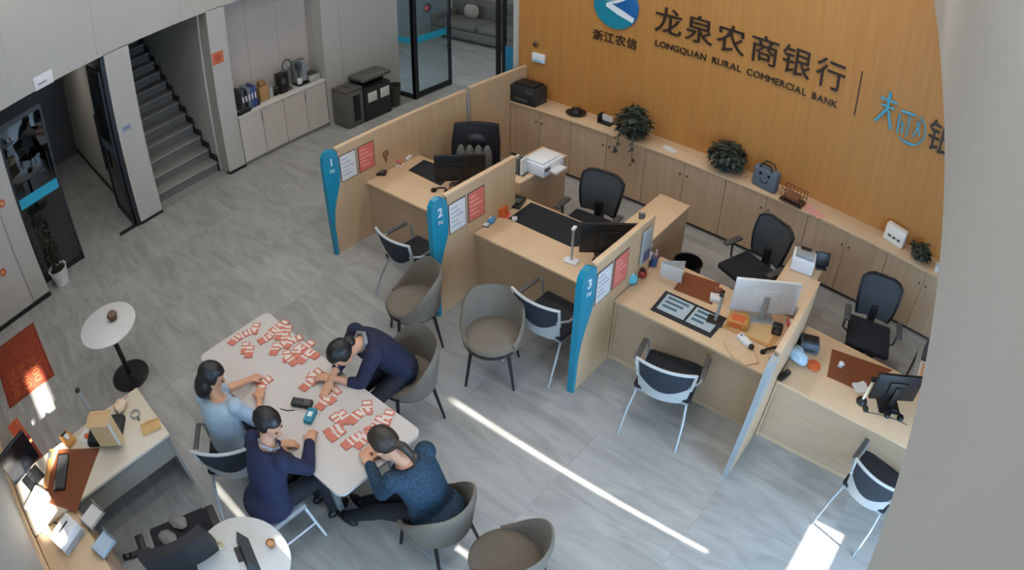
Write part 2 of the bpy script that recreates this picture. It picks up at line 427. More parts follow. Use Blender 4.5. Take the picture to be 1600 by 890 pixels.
# back room
struct(box('wall_room_back', m_wall, -13, -5.7, 12.0, 12.1, 0, CEIL)); struct(box('wall_room_left', mat('frosted_blue', (170, 188, 200), .5), -12.3, -12.2, YG, 12.1, 0, CEIL))
struct(box('wall_room_right', m_wall, -5.8, -5.7, YG+.12, 12.1, 0, CEIL))

# glass doors of the passage
d3 = sroot('door_3')                                   # fixed leaf on the left of the passage
X3 = XL-.10
box('stile', m_frame, X3-.02, X3+.02, .09, .13, 0, 2.6, d3); box('stile', m_frame, X3-.02, X3+.02, .86, .90, 0, 2.6, d3)
box('bottom_rail', m_frame, X3-.02, X3+.02, .13, .86, 0.005, .07, d3); box('top_rail', m_frame, X3-.02, X3+.02, .13, .86, 2.53, 2.6, d3)
box('pane', m_dglass, X3-.005, X3+.005, .13, .86, .07, 2.53, d3); box('cyan_band', m_cyan, X3+.006, X3+.009, .13, .86, 1.26, 1.42, d3)
MB().tube([(X3+.05, .80, 1.5), (X3+.05, .80, 1.9)], .014, 8).box(X3, X3+.05, .793, .807, 1.55, 1.565).box(X3, X3+.05, .793, .807, 1.83, 1.845).build('pull_handle', m_frame, d3)
d4 = sroot('door_4')                                   # leaf swung open into the passage against the column side
Y4 = 1.93
box('stile', m_frame, XL-.14, XL-.10, Y4-.02, Y4+.02, .02, 2.6, d4); box('stile', m_frame, XL-1.02, XL-.98, Y4-.02, Y4+.02, .02, 2.6, d4)
box('bottom_rail', m_frame, XL-.98, XL-.14, Y4-.018, Y4+.018, .02, .10, d4); box('top_rail', m_frame, XL-.98, XL-.14, Y4-.018, Y4+.018, 2.52, 2.6, d4)
box('pane', m_dglass, XL-.98, XL-.14, Y4-.005, Y4+.005, .10, 2.52, d4); box('blue_band', mat('dull_blue', (70, 95, 120), .6), XL-.98, XL-.14, Y4-.009, Y4-.006, 1.2, 1.36, d4)
MB().tube([(XL-.88, Y4-.06, .8), (XL-.88, Y4-.06, 1.8)], .016, 8).box(XL-.888, XL-.872, Y4-.06, Y4, .9, .916).box(XL-.888, XL-.872, Y4-.06, Y4, 1.7, 1.716).build('pull_handle', m_frame, d4)
struct(box('trim_4', m_black, XL-.12, XL-.04, 1.62, 2.0, 0.0, .022))
struct(MB().box(XL-.16, XL-.02, 1.96, 2.03, 0, 2.8).build('trim_5', m_frame))

# ================================================================= CEILING LAMPS
lamp_n = 0
LAMPS = [(x, y) for y in (.6, 3.2, 5.8) for x in (-7.6, -5.2, -2.8, -1.0)]
names_x = {-7.6: 'by the left wall', -5.2: 'over the round table side', -2.8: 'over the middle', -1.0: 'beside the bulkhead'}
names_y = {.6: 'near the front window', 3.2: 'in the central row', 5.8: 'near the oak wall'}
for (x, y) in LAMPS:
    t = thing('ceiling_light', 'square white ceiling light %s %s' % (names_x[x], names_y[y]), 'light', (x, y, CEIL), 0, 'ceiling lights')
    box('frame', m_white, -.33, .33, -.33, .33, -.03, 0, t); box('diffuser', mat('lit_diffuser', (255, 250, 240), .6, emit=3.0), -.30, .30, -.30, .30, -.034, -.030, t)
    area('ceiling_lamp_light', (x, y, CEIL-.05), .58, .58, {-7.6: 19, -5.2: 21, -2.8: 24, -1.0: 25}[x], color=(1, .985, .96))
for (x, y, z, pw, lab) in ((-11.2, 1.1, 2.83, 5, 'added square fill light inside the dark passage'), (-8.2, 9.8, CEIL, 60, 'added square fill light in the room behind the glass door')):  # added fill lamps brightening the passage and back room, fittings invented
    t = thing('ceiling_light', lab, 'light', (x, y, z), 0, 'ceiling lights')
    box('frame', m_white, -.33, .33, -.33, .33, -.03, 0, t); box('diffuser', mat('lit_diffuser', (255, 250, 240), .6, emit=3.0), -.30, .30, -.30, .30, -.034, -.030, t)
    area('ceiling_lamp_light', (x, y, z-.05), .58, .58, pw, color=(1, .975, .94))

# ================================================================= COUNTER BAYS
DT = 0.75                                             # desk top height
XP = [-5.635, -3.90, -2.21, -0.525]
YEND = [5.93, 4.82, 4.78, 4.87]
sc = [(3.79, 1.335), (3.795, 1.05), (3.77, .90), (3.70, .74), (3.645, .58), (3.62, .40), (3.615, 0)]
part_lab = ['oak partition with teal end board marked one, longest, next to the waste bins',
            'oak partition with teal end board marked two between the first two counters',
            'oak partition with teal end board marked three beside the mesh visitor chair',
            'oak partition with front edge tinted pale for reflected sky, nearest the camera side']
for i, x in enumerate(XP):
    t = thing('counter_partition', part_lab[i], 'partition', (x, 3.57, 0), 0, 'counter partitions')
    poly = [(yy-3.57, zz_) for yy, zz_ in sc]+[(YEND[i]-3.57, 0), (YEND[i]-3.57, 1.335)]
    MB().prism(poly, 'x', -.0225, .0225).build('panel', m_part, t, smooth=0)
    MB().rbox(-.026, .026, .20, YEND[i]-3.57+.004, 1.3355, 1.36, .004).build('top_rail', m_desktop, t)
    bp = [(0, 0), (.044, 0), (.049, .40), (.074, .58), (.129, .74), (.199, .90), (.224, 1.05), (.219, 1.25), (.19, 1.335), (.12, 1.375), (.05, 1.36), (.012, 1.31), (0, 1.22)]
    bo = MB().prism(bp, 'x', -.031 if i < 3 else -.024, .031 if i < 3 else .024).build('end_board', m_blue if i < 3 else m_palesleeve, t, smooth=0)
    if i < 3:
        put_text('numeral', text_mesh(str(i+1), .13, .002, .002), m_white, bo, Matrix.Translation((.033, .115, 1.21)) @ SIDETXT)
        for k in range(2):
            MB().tube([(.033, .085+.06*q/6, 1.115-.022*k+.008*math.sin(q*1.05)) for q in range(7)], .004, 6).build('wave_mark', m_white, bo)
# second short panel beside the oak wall
t = thing('short_partition', 'short oak panel closing the gap up to the oak wall behind the first counter', 'partition', (-5.66, 6.04, 0))
MB().box(-.0225, .0225, 0, 1.21, 0, 1.335).build('panel', m_part, t, smooth=0); MB().rbox(-.026, .026, 0, 1.21, 1.3355, 1.36, .004).build('top_rail', m_desktop, t)
t = thing('corner_post', 'slim grey metal post standing between the two oak panels', 'post', (-5.64, 5.985, 0))
MB().rbox(-.02, .02, -.02, .02, 0, 1.30, .004).build('post', m_silver, t); MB().rbox(-.035, .035, -.035, .035, 0, .012, .003).build('foot', m_silver, t)

desk_lab = ['light oak service desk of the first counter with black monitor on it', 'light oak service desk of the second counter with the long black desk mat',
            'light oak service desk of the third counter with the white monitor', 'light oak service desk at the right with orange disc and brown mat']
YD0, YD1 = 4.146, 5.03
edges = [(XP[0]+.03, XP[1]-.03), (XP[1]+.03, XP[2]-.03), (XP[2]+.03, XP[3]-.03), (XP[3]+.03, 1.45)]
for i, (a, b) in enumerate(edges):
    w = b-a; d = YD1-YD0
    t = thing('service_desk', desk_lab[i], 'desk', (a, YD0, 0), 0, 'service desks')
    MB().rbox(0, w, 0, d, DT-.03, DT, .004).build('desktop', m_desktop, t)
    MB().box(.02, w-.02, .03, .05, .06, DT-.0305).build('front_panel', m_front_shade, t, smooth=0)
    MB().box(.02, w-.02, .045, .06, 0, .06).build('plinth', m_desk, t, smooth=0)
    for x0 in (0, w-.025): MB().box(x0, x0+.025, .03, d-.06, 0, DT-.0305).build('side_panel', m_desk, t, smooth=0)
    MB().box(.10, .50, .30, d-.08, .06, DT-.04).build('drawer_box', m_desk, t, smooth=0)
    for k in range(3):
        dr = MB().rbox(.105, .495, d-.08, d-.062, .09+.2*k, .27+.2*k, .003).build('drawer', m_cab, t)
        MB().rbox(.26, .34, d-.062, d-.045, .17+.2*k, .185+.2*k, .003).build('handle', m_dgrey, dr)
# low return units behind each partition
ret_lab = ['oak return unit behind the second partition carrying the white printer', 'oak return unit behind the third partition with a bare top',
           'oak return unit behind the pale edged partition carrying a cash counter']
for i, x in enumerate(XP[1:]):
    y1 = (5.95, 5.90, 5.85)[i]
    t = thing('return_unit', ret_lab[i], 'cabinet', (x-.47, YD1+.006, 0), 0, 'return units')
    L_ = y1-YD1-.006
    MB().rbox(0, .38, 0, L_, .872, .90, .003).build('top', m_desktop, t)
    MB().box(.01, .37, .01, L_-.01, .05, .8715).build('body', m_cab, t, smooth=0); MB().box(.03, .35, .03, L_-.03, 0, .05).build('plinth', m_dgrey, t, smooth=0)
    for k in range(2):
        dd = MB().rbox(-.006, .0095, .02+k*L_/2, L_/2-.02+k*L_/2, .07, .86, .003).build('door', m_cab, t)
        MB().rbox(-.02, -.006, L_/2-.06+.1*k, L_/2-.045+.1*k, .55, .67, .003).build('handle', m_dgrey, dd)

# ================================================================= WALL CABINETS
cab_pos = ['under the black printer, leftmost on the oak wall', 'under the black hat shaped tray and small black box', 'below the trailing plant', 'below the bushy plant and denim bag', 'below the pink papers', 'below the white box sign, rightmost']
bx = [-5.632, -4.575, -3.41, -2.25, -1.105, .04, 1.20]
YC = 6.87
for i in range(6):
    a, b = bx[i], bx[i+1]; w = b-a
    t = thing('wall_cabinet', 'low oak two door cabinet '+cab_pos[i], 'cabinet', (a, YC, 0), 0, 'low oak cabinets along the oak wall')
    MB().box(.003, w-.003, .02, YB-YC, .05, .868).build('body', m_cab, t, smooth=0); MB().box(.0, w, .04, YB-YC, 0, .05).build('plinth', m_dgrey, t, smooth=0)
    for k in range(2):
        x0 = .004+k*w/2; x1 = w/2-.002+k*w/2
        dd = MB().rbox(x0, x1, 0, .018, .055, .864, .002, 1).build('door', m_cab, t)
        kx = w/2-.05+.10*k
        MB().lathe([(.006, 0), (.006, .012), (.014, .016), (.014, .026), (.008, .028)], 10, Matrix.Translation((kx, 0, .70)) @ Matrix.Rotation(PI/2, 4, 'X')).build('knob', m_dgrey, dd)
wt = tag(MB().rbox(-5.632, 1.23, YC-.02, YB-.001, .8695, .90, .004).build('worktop', m_desktop), 'long light oak worktop over the low wall cabinets', 'worktop')

# ================================================================= SIGNAGE ON THE OAK WALL
m_ink = mat('dark_bronze_letter', (40, 26, 18), .5)
sg = thing('wall_lettering', 'black raised bank name in Chinese and English on the oak wall', 'sign', (0, YB, 0))
for ch, x in zip('龙泉农商银行', (-3.43, -3.0, -2.57, -2.12, -1.70, -1.25)):
    put_text('character', text_mesh(ch, .40, .012, .0), m_ink, sg, Matrix.Translation((x, -.014, 2.52)) @ WALLTXT @ Matrix.Shear('XY', 4, (.0, .0)))
xs_ = -3.605
letters = []
for ch in 'LONGQUAN RURAL COMMERCIAL BANK':
    if ch == ' ': letters.append((None, .07)); continue
    me = text_mesh(ch, .125, .008, .0); q = [v.co.x for v in me.vertices]; letters.append((me, max(q)-min(q)+.018))
kf = 2.50/sum(w for _, w in letters)
for me, w in letters:
    if me: put_text('letter', me, m_ink, sg, Matrix.Translation((xs_+w*kf/2, -.010, 2.20)) @ WALLTXT)
    xs_ += w*kf
MB().box(-.876, -.862, -.012, -.001, 2.17, 2.74).build('divider_line', m_ink, sg)
lg = thing('round_emblem', 'round blue and white wave emblem with four dark characters under it', 'emblem', (-4.20, YB, 2.59))
RX = Matrix.Rotation(PI/2, 4, 'X')
MB().lathe([(.335, .001), (.335, .02), (.325, .026)], 40, RX).build('disc', mat('emblem_blue', (14, 92, 150), .4), lg)
MB().prism([(.33*math.cos(a), .33*math.sin(a)) for a in [math.radians(q) for q in range(150, 331, 10)]]+[(.05, -.10), (-.10, -.02), (.02, .02)], 'y', -.030, -.024).build('teal_field', mat('emblem_teal', (18, 128, 150), .4), lg)
MB().prism([(-.27, .04), (-.10, .10), (.08, .17), (.16, .12), (.02, .04), (-.06, .02), (.10, -.04), (.29, -.12), (.27, -.19), (.05, -.12), (-.14, -.03), (-.13, .02), (.0, .08), (.04, .10), (-.08, .06)], 'y', -.036, -.0305).build('wave', m_white, lg)
for ch, x in zip('浙江农信', (-.26, -.085, .09, .265)):
    put_text('character', text_mesh(ch, .165, .008, .0), m_ink, lg, Matrix.Translation((x, -.010, -.50)) @ WALLTXT)
bl = thing('blue_brush_lettering', 'light blue brush strokes and a dark character at the right end of the oak wall', 'sign', (0, YB, 0))
m_lb = mat('light_blue_letter', (80, 160, 185), .5)
def stroke(pts, r, par, m): MB().tube([(x, -.026, z) for x, z in pts], r, 6).build('stroke', m, par)
for pts, r in [([(-.47, 2.64), (-.475, 2.40)], .022), ([(-.58, 2.53), (-.36, 2.54)], .016), ([(-.56, 2.45), (-.38, 2.46)], .014), ([(-.48, 2.42), (-.60, 2.22)], .020), ([(-.46, 2.42), (-.38, 2.20)], .020),
               ([(-.29, 2.48), (-.10, 2.50)], .018), ([(-.30, 2.44), (-.29, 2.20)], .014), ([(-.25, 2.36), (-.23, 2.22)], .014), ([(-.17, 2.46), (-.165, 2.20)], .012), ([(-.06, 2.44), (.0, 2.28)], .014), ([(-.02, 2.46), (-.08, 2.24)], .012)]:
    stroke(pts, r, bl, m_lb)
stroke([(-.13+.20*math.cos(a), 2.33+.21*math.sin(a)) for a in [math.radians(q) for q in range(-130, 75, 15)]], .010, bl, m_lb)
stroke([(-.18, 2.13), (-.05, 2.14)], .018, bl, m_lb)
put_text('character', text_mesh('银', .42, .012, .0), m_ink, bl, Matrix.Translation((.30, -.014, 2.34)) @ WALLTXT)
put_text('character', text_mesh('行', .42, .012, .0), m_ink, bl, Matrix.Translation((.74, -.014, 2.34)) @ WALLTXT)
t = thing('wall_notice', 'small white box with blue lower edge on the oak wall above the black printer', 'wall box', (-5.42, YB, 1.52))
MB().rbox(-.11, .11, -.05, -.001, -.06, .08, .01).build('case', m_white, t); MB().box(-.10, .10, -.053, -.0495, -.055, -.02).build('label_strip', mat('pale_blue', (150, 185, 205), .6), t)
t = thing('wall_sensor', 'small round brown sensor on the oak wall above the white box', 'sensor', (-5.49, YB, 1.73))
MB().lathe([(.05, .001), (.05, .015), (.035, .028)], 18, RX).build('cover', mat('brown_plastic', (110, 72, 40), .5), t); MB().lathe([(.02, .028), (.015, .034)], 12, RX).build('lens', m_blk, t)

# ================================================================= NICHE CABINET
tc = ['nearest the stair column', 'second from the stair column', 'third from the stair column', 'beside the grey bin']
m_wc = mat('white_laminate', (200, 193, 185), .45, var=.03, vscale=2, stretch=(4, 4, .5))
for k in range(2):
    y0 = 4.135+k*.885
    t = thing('niche_cabinet', 'white two door base cabinet in the niche, '+('nearest the stair column' if k == 0 else 'farther from the stairs, beside the grey bin'), 'cabinet', (XL, y0, 0), 0, 'white niche cabinets')
    MB().box(-.48, -.02, .003, .88, .06, .855).build('body', m_wc, t, smooth=0); MB().box(-.46, -.05, 0, .883, 0, .06).build('plinth', m_grey, t, smooth=0)
    for q in range(2):
        dd = MB().rbox(-.02, 0, .004+q*.442, .438+q*.442, .065, .853, .002, 1).build('door', m_wc, t)
        MB().rbox(-.004, .004, .418+q*.026-.0, .43+q*.026, .63, .80, .002).build('handle', m_grey, dd)
tag(MB().rbox(XL-.495, XL+.012, 4.125, 5.915, .8555, .887, .004).build('counter_top', mat('white_stone', (210, 205, 198), .35)), 'white counter top over the niche cabinets', 'counter top')

# ================================================================= CHAIRS
m_tub = mat('taupe_fabric', (116, 107, 95), .9, var=.05, vscale=40, bump=.25, bscale=400)
m_tubd = mat('taupe_seam', (62, 57, 52), .9)
m_leg = mat('black_leg', (20, 21, 24), .45)
def tub_chair(label, loc, rz):
    t = thing('tub_chair', label, 'chair', loc, rz, 'taupe upholstered tub chairs'); t.scale = (1.12, 1.12, 1.03)
    n, nz = 30, 6; vs, fs = [], []
    def prof(ph):
        a = abs(math.degrees(ph)); k = min(1, max(0, (a-35)/95)); k = k*k*(3-2*k); return .80-.31*k
    for side in (0, 1):
        for i in range(n+1):
            ph = math.radians(-128+256*i/n); top = prof(ph)
            for j in range(nz+1):
                q = j/nz; z = .40+(top-.40)*q
                R = .235+.05*(z-.40)/.4-(.036 if side else 0)
                if j == nz: R += (.010 if side else -.010)
                vs.append((R*math.sin(ph)*1.02, -R*math.cos(ph), z-(.012 if j == nz and side == 0 else 0)))
    K = (n+1)*(nz+1)
    for i in range(n):
        for j in range(nz):
            a = i*(nz+1)+j; fs.append((a, a+1, a+nz+2, a+nz+1)); fs.append((a+K, a+nz+1+K, a+nz+2+K, a+1+K))
        a = i*(nz+1)+nz; fs.append((a, a+K, a+nz+1+K, a+nz+1)); a = i*(nz+1); fs.append((a, a+nz+1, a+nz+1+K, a+K))
    for i in (0, n):
        for j in range(nz):
            a = i*(nz+1)+j; fs.append((a, a+K, a+K+1, a+1))
    MB().add(vs, fs).build('shell', m_tub, t, smooth=60)
    MB().lathe([(.18, .405), (.225, .41), (.238, .43), (.238, .455), (.22, .475), (.15, .482)], 32).build('seat_cushion', m_tub, t, smooth=50)
    MB().lathe([(.20, .372), (.226, .376), (.232, .404)], 32).build('seat_base', m_tubd, t)
    for sx in (-1, 1):
        for sy in (-1, 1):
            MB().tube([(sx*.15, sy*.15, .38), (sx*.20, sy*.20, 0)], [.016, .010], 8).build('leg', m_leg, t)
    return t
m_mesh = mat('navy_black_mesh', (40, 48, 58), .8, bump=.3, bscale=500)
def visitor_chair(label, loc, rz):
    t = thing('visitor_chair', label, 'chair', loc, rz, 'white framed mesh visitor chairs'); t.scale = (1.12, 1.08, 1.0)
    MB().rbox(-.235, .235, -.20, .25, .425, .475, .022, 3).build('seat_cushion', m_blk2, t)
    MB().rbox(-.225, .225, -.20, .24, .40, .4245, .01).build('seat_pan', m_silver, t)
    Y = lambda u, z: -.225-.21*(z-.40)+.05*u*u
    W = lambda z: .195+.035*(z-.40)/.43
    def plate(zl, zt, off, th, wk):
        nu, nt = 12, 8; vs, fs = [], []
        for side in (0, 1):
            for i in range(nt+1):
                for j in range(nu+1):
                    u = -1+2*j/nu; z = zl(u)+i/nt*(zt-zl(u)); vs.append((u*W(z)*wk, Y(u*wk, z)+off+(th if side else 0), z))
        K = (nt+1)*(nu+1)
        for i in range(nt):
            for j in range(nu):
                a = i*(nu+1)+j; fs.append((a, a+1, a+nu+2, a+nu+1)); fs.append((a+K, a+nu+1+K, a+nu+2+K, a+1+K))
        rim = [j for j in range(nu+1)]+[i*(nu+1)+nu for i in range(1, nt+1)]+[nt*(nu+1)+j for j in range(nu-1, -1, -1)]+[i*(nu+1) for i in range(nt-1, 0, -1)]
        for i in range(len(rim)):
            p, q = rim[i], rim[(i+1) % len(rim)]; fs.append((q, p, p+K, q+K))
        return MB().add(vs, fs)
    plate(lambda u: .40, .64, 0, .010, 1.0).build('back_shell', m_vshell, t)
    plate(lambda u: .53+.11*u*u, .835, -.007, .006, .90).build('mesh_panel', m_mesh, t)
    fr = []
    for i in range(15): u = -1+2*i/14; fr.append((u*W(.84), Y(u, .84), .84))
    fr += [(W(z), Y(1, z), z) for z in (.78, .70, .62)]
    fr = [(-W(z), Y(1, z), z) for z in (.62, .70, .78)]+fr
    MB().tube(fr, .014, 8).build('back_frame', m_vshell, t)
    for s in (-1, 1):
        MB().tube([(s*.205, -.255, .68), (s*.262, -.16, .67), (s*.265, .02, .655), (s*.262, .16, .645), (s*.25, .19, .60), (s*.235, .17, .42)], .011, 8).build('arm', m_silver, t)
        MB().rbox(s*.265-.022, s*.265+.022, -.12, .14, .662, .682, .009).build('arm_pad', m_dgrey, t)
        MB().tube([(s*.215, .19, .41), (s*.235, .22, .25), (s*.255, .25, 0)], .011, 8).build('leg', m_silver, t)
        MB().tube([(s*.205, -.17, .41), (s*.230, -.27, .24), (s*.245, -.38, 0)], .011, 8).build('leg', m_silver, t)
    return t
def ohw(q): return .195+.04*math.sin(PI/2*min(1, q*1.3))-.05*max(0, q-.88)/.12*max(0, q-.88)/.12
def office_chair(label, loc, rz, padded=False, group='black office chairs'):
    t = thing('office_chair', label, 'chair', loc, rz, group); t.scale = (1.14, 1.1, 1.0) if padded else (1.1, 1.05, .97)
    MB().rbox(-.25, .25, -.23, .26, .44, .52, .03, 3).build('seat', m_blk2, t)
    if padded:
        MB().panel(lambda q: .27-.05*max(0, q-.6)*1.2, .50, 1.08, lambda u, q: -.30-.11*q+.05*u*u, .085, 12, 10).build('backrest', mat('black_leather', (24, 26, 34), .5), t, smooth=60)
        MB().ell((0, -.30, .86), .13, .06, .10).build('head_pad', mat('black_leather2', (34, 36, 44), .5), t)
    else:
        MB().panel(lambda q: ohw(q), .56, 1.02, lambda u, q: -.265-.10*q+.035*u*u+.03*math.sin(PI*q), .012, 10, 10).build('mesh_back', mat('charcoal_mesh', (58, 62, 66), .8, bump=.3, bscale=500), t)
        out = []
        for q in range(11):
            k = q/10; out.append((ohw(k), -.23-.10*k+.03*math.sin(PI*k), .56+.46*k))
        ring = out+[(x, -.262-.10+.0, 1.03) for x in (.12, 0, -.12)]+[(-a, b, c) for a, b, c in reversed(out)]+[(x, -.262, .555) for x in (-.1, 0, .1)]
        MB().tube(ring, .017, 8, closed=True).build('back_frame', m_blk, t)
        MB().rbox(-.04, .04, -.33, -.22, .42, .70, .012).build('back_support', m_blk, t)
    MB().tube([(0, 0, .12), (0, 0, .28)], .03, 12).tube([(0, 0, .27), (0, 0, .44)], .018, 12).rbox(-.10, .10, -.10, .10, .41, .4395, .01).build('gas_lift', m_blk, t)
    for s in (-1, 1):
        MB().tube([(s*.24, -.02, .43), (s*.30, -.02, .47), (s*.305, -.01, .66)], .013, 8).rbox(s*.305-.035, s*.305+.035, -.14, .12, .66, .69, .012).build('armrest', m_dgrey if not padded else m_blk, t)
    for k in range(5):
        a = 2*PI*k/5+.3; c, s = math.cos(a), math.sin(a)
        lg_ = MB().tube([(0, 0, .13), (.16*c, .16*s, .11), (.29*c, .29*s, .075)], [.028, .02, .015], 8).build('base_leg', m_blk, t)
        MB().tube([(.29*c-.022*s, .29*s+.022*c, .028), (.29*c+.022*s, .29*s-.022*c, .028)], .028, 12).tube([(.29*c, .29*s, .03), (.29*c, .29*s, .08)], .008, 6).build('caster', m_blk, lg_)
    return t
def P2(px, py, z=0): v = at(px, py, z); return (v.x, v.y, 0)
tub_chair('taupe tub chair in front of the second partition, angled towards the floor', (-3.83, 3.20, 0), face(-.62, -.95))
tub_chair('empty taupe tub chair between the second partition and the mesh visitor chair', (-2.93, 3.33, 0), face(.55, -.85))
tub_chair('taupe tub chair under the person in dark navy suit bowing over the table', (-3.16, 2.47, 0), face(-.35, -1))
tub_chair('taupe tub chair under the person in the dark teal jacket', (-1.99, 1.60, 0), face(-1, .06))
tub_chair('taupe tub chair cut off by the bottom edge of the picture', (-1.36, 1.64, 0), face(-1, -.2))
visitor_chair('white and black visitor chair at the first counter, half hidden by a tub chair', (-4.36, 3.76, 0), face(.03, 1))
visitor_chair('white and black visitor chair at the second counter, touching the third partition', (-2.67, 3.90, 0), face(0, 1))
visitor_chair('white and black visitor chair at the third counter, standing alone before the desk', (-1.40, 3.89, 0), face(-.22, .97))
visitor_chair('white and black visitor chair at the right desk, partly lit by sun', (.80, 3.89, 0), face(.20, .97))
office_chair('black padded executive chair behind the first counter with a grey cushion', (-4.97, 5.34, 0), face(.56, -.83), True)
office_chair('black mesh office chair behind the second counter, by the trailing plant', (-3.28, 5.36, 0), face(.08, -1))
office_chair('black mesh office chair behind the third counter, by the waste basket', (-1.43, 5.85, 0), face(-.35, -.94))
office_chair('black mesh office chair behind the right desk with the brown mat', (.16, 5.73, 0), face(.18, -.98))

# ================================================================= TABLES
TT = 0.75
m_ttop = mat('table_laminate', (196, 189, 184), .4, var=.02, vscale=4)
def rrect(x0, x1, y0, y1, r, n=6):
    out = []
    for cx, cy, a0 in ((x1-r, y1-r, 0), (x0+r, y1-r, 90), (x0+r, y0+r, 180), (x1-r, y0+r, 270)):
        for k in range(n+1):
            a = math.radians(a0+90*k/n); out.append((cx+r*math.cos(a), cy+r*math.sin(a)))
    return out
mt = thing('meeting_table', 'long white topped meeting table covered with red banknotes', 'table', (-3.475, 1.55, 0))
MB().prism(rrect(-1.045, 1.045, -.42, .42, .07), 'z', TT-.028, TT).build('tabletop', m_ttop, mt, smooth=40)
for sx in (-1, 1):
    for sy in (-1, 1):
        lg_ = MB().rbox(sx*.72-.025, sx*.72+.025, sy*.30-.025, sy*.30+.025, .02, TT-.0285, .005).build('leg', m_silver, mt)
        MB().lathe([(.03, 0), (.03, .015), (.015, .022)], 12, Matrix.Translation((sx*.72, sy*.30, 0))).build('foot', m_blk, lg_)
    MB().rbox(sx*.72-.018, sx*.72+.018, -.275, .275, TT-.08, TT-.03, .004).build('cross_rail', m_silver, mt)
MB().rbox(-.70, .70, -.02, .02, TT-.07, TT-.0285, .004).build('long_rail', m_silver, mt)
def round_table(label, x, y, r, rb):
    t = thing('round_table', label, 'table', (x, y, 0), 0, 'small round white tables')
    MB().lathe([(r-.02, TT-.028), (r-.004, TT-.02), (r, TT-.012), (r-.002, TT-.003), (r-.008, TT)], 48).build('tabletop', m_ttop if 0 else mat('white_table_lacquer', (206, 206, 205), .35), t)
    MB().tube([(0, 0, .02), (0, 0, TT-.03)], .033, 16).lathe([(.09, TT-.045), (.11, TT-.0285)], 20).build('column', m_blk, t)
    MB().lathe([(rb, 0), (rb, .012), (rb-.03, .022), (.05, .035), (.04, .05)], 36).build('base', m_blk, t)
    return t
round_table('small round white table on black pedestal standing alone by the left wall', -5.83, .535, .375, .255)
round_table('small round white table at the bottom edge with a black card stand', -2.53, .235, .37, .25)

# ================================================================= PEOPLE
def remeshed(mb, name, m, parent, vox=.007, it=3):
    me = bpy.data.meshes.new(name+'_raw'); me.from_pydata(mb.v, [], mb.f); me.update()
    bm = bmesh.new(); bm.from_mesh(me); bmesh.ops.recalc_face_normals(bm, faces=bm.faces[:]); bm.to_mesh(me); bm.free()
    o = bpy.data.objects.new(name, me); COL.objects.link(o)
    r = o.modifiers.new('r', 'REMESH'); r.mode = 'VOXEL'; r.voxel_size = vox; r.use_smooth_shade = True
    sm = o.modifiers.new('s', 'SMOOTH'); sm.iterations = it; sm.factor = .5
    bpy.context.view_layer.update()
    nm = bpy.data.meshes.new_from_object(o.evaluated_get(bpy.context.evaluated_depsgraph_get()))
    o.modifiers.clear(); old = o.data; o.data = nm; bpy.data.meshes.remove(old); nm.name = name
    nm.polygons.foreach_set('use_smooth', [True]*len(nm.polygons))
    nm.materials.clear(); nm.materials.append(m); o.parent = parent
    if parent: o.matrix_parent_inverse = Matrix.Translation(-Vector(parent.location))
    return o
def cap(mb, a, b, ra, rb, n=14):
    a, b = Vector(a), Vector(b)
    mb.tube([a, a.lerp(b, .35), a.lerp(b, .7), b], [ra, ra*.7+rb*.3+.002, ra*.3+rb*.7, rb], n); mb.ell(a, ra, ra, ra, n, 8); mb.ell(b, rb, rb, rb, n, 8)
def ik(a, c, l1, l2, pole):
    a, c = Vector(a), Vector(c); d = c-a; L_ = min(d.length, (l1+l2)*.995); dn = d.normalized()
    x = (l1*l1-l2*l2+L_*L_)/(2*L_); h = math.sqrt(max(0, l1*l1-x*x)); p = Vector(pole); p = (p-dn*p.dot(dn)).normalized()
    return a+dn*x+p*h, a+dn*L_
def torso(mb, pel, neck, right, grow=0.0, lo=0.0, hi=1.0, n=20, wide=1.0):
    ax = (neck-pel); up = ax.normalized(); fw = up.cross(right).normalized()
    prof = [(-.16, .13, .10), (-.08, .172, .125), (.05, .175, .125), (.25, .150, .11), (.5, .152, .112), (.72, .165, .112), (.88, .160, .098), (.97, .10, .075), (1.04, .06, .055)]
    vs, fs = [], []; k = 0
    for t_, w, d in prof:
        if t_ < lo-.001 or t_ > hi+.001: continue
        c = pel+ax*t_; bend = .03*math.sin(PI*max(0, min(1, t_)))
        c = c-fw*bend
        for j in range(n):
            q = 2*PI*j/n; vs.append(c+right*((w*wide+grow)*math.cos(q))+fw*((d*wide+grow)*math.sin(q)))
        k += 1
    for i in range(k-1):
        for j in range(n): fs.append((i*n+j, i*n+(j+1) % n, (i+1)*n+(j+1) % n, (i+1)*n+j))
    fs.append(tuple(reversed(range(n)))); fs.append(tuple(range((k-1)*n, k*n)))
    mb.add(vs, fs)
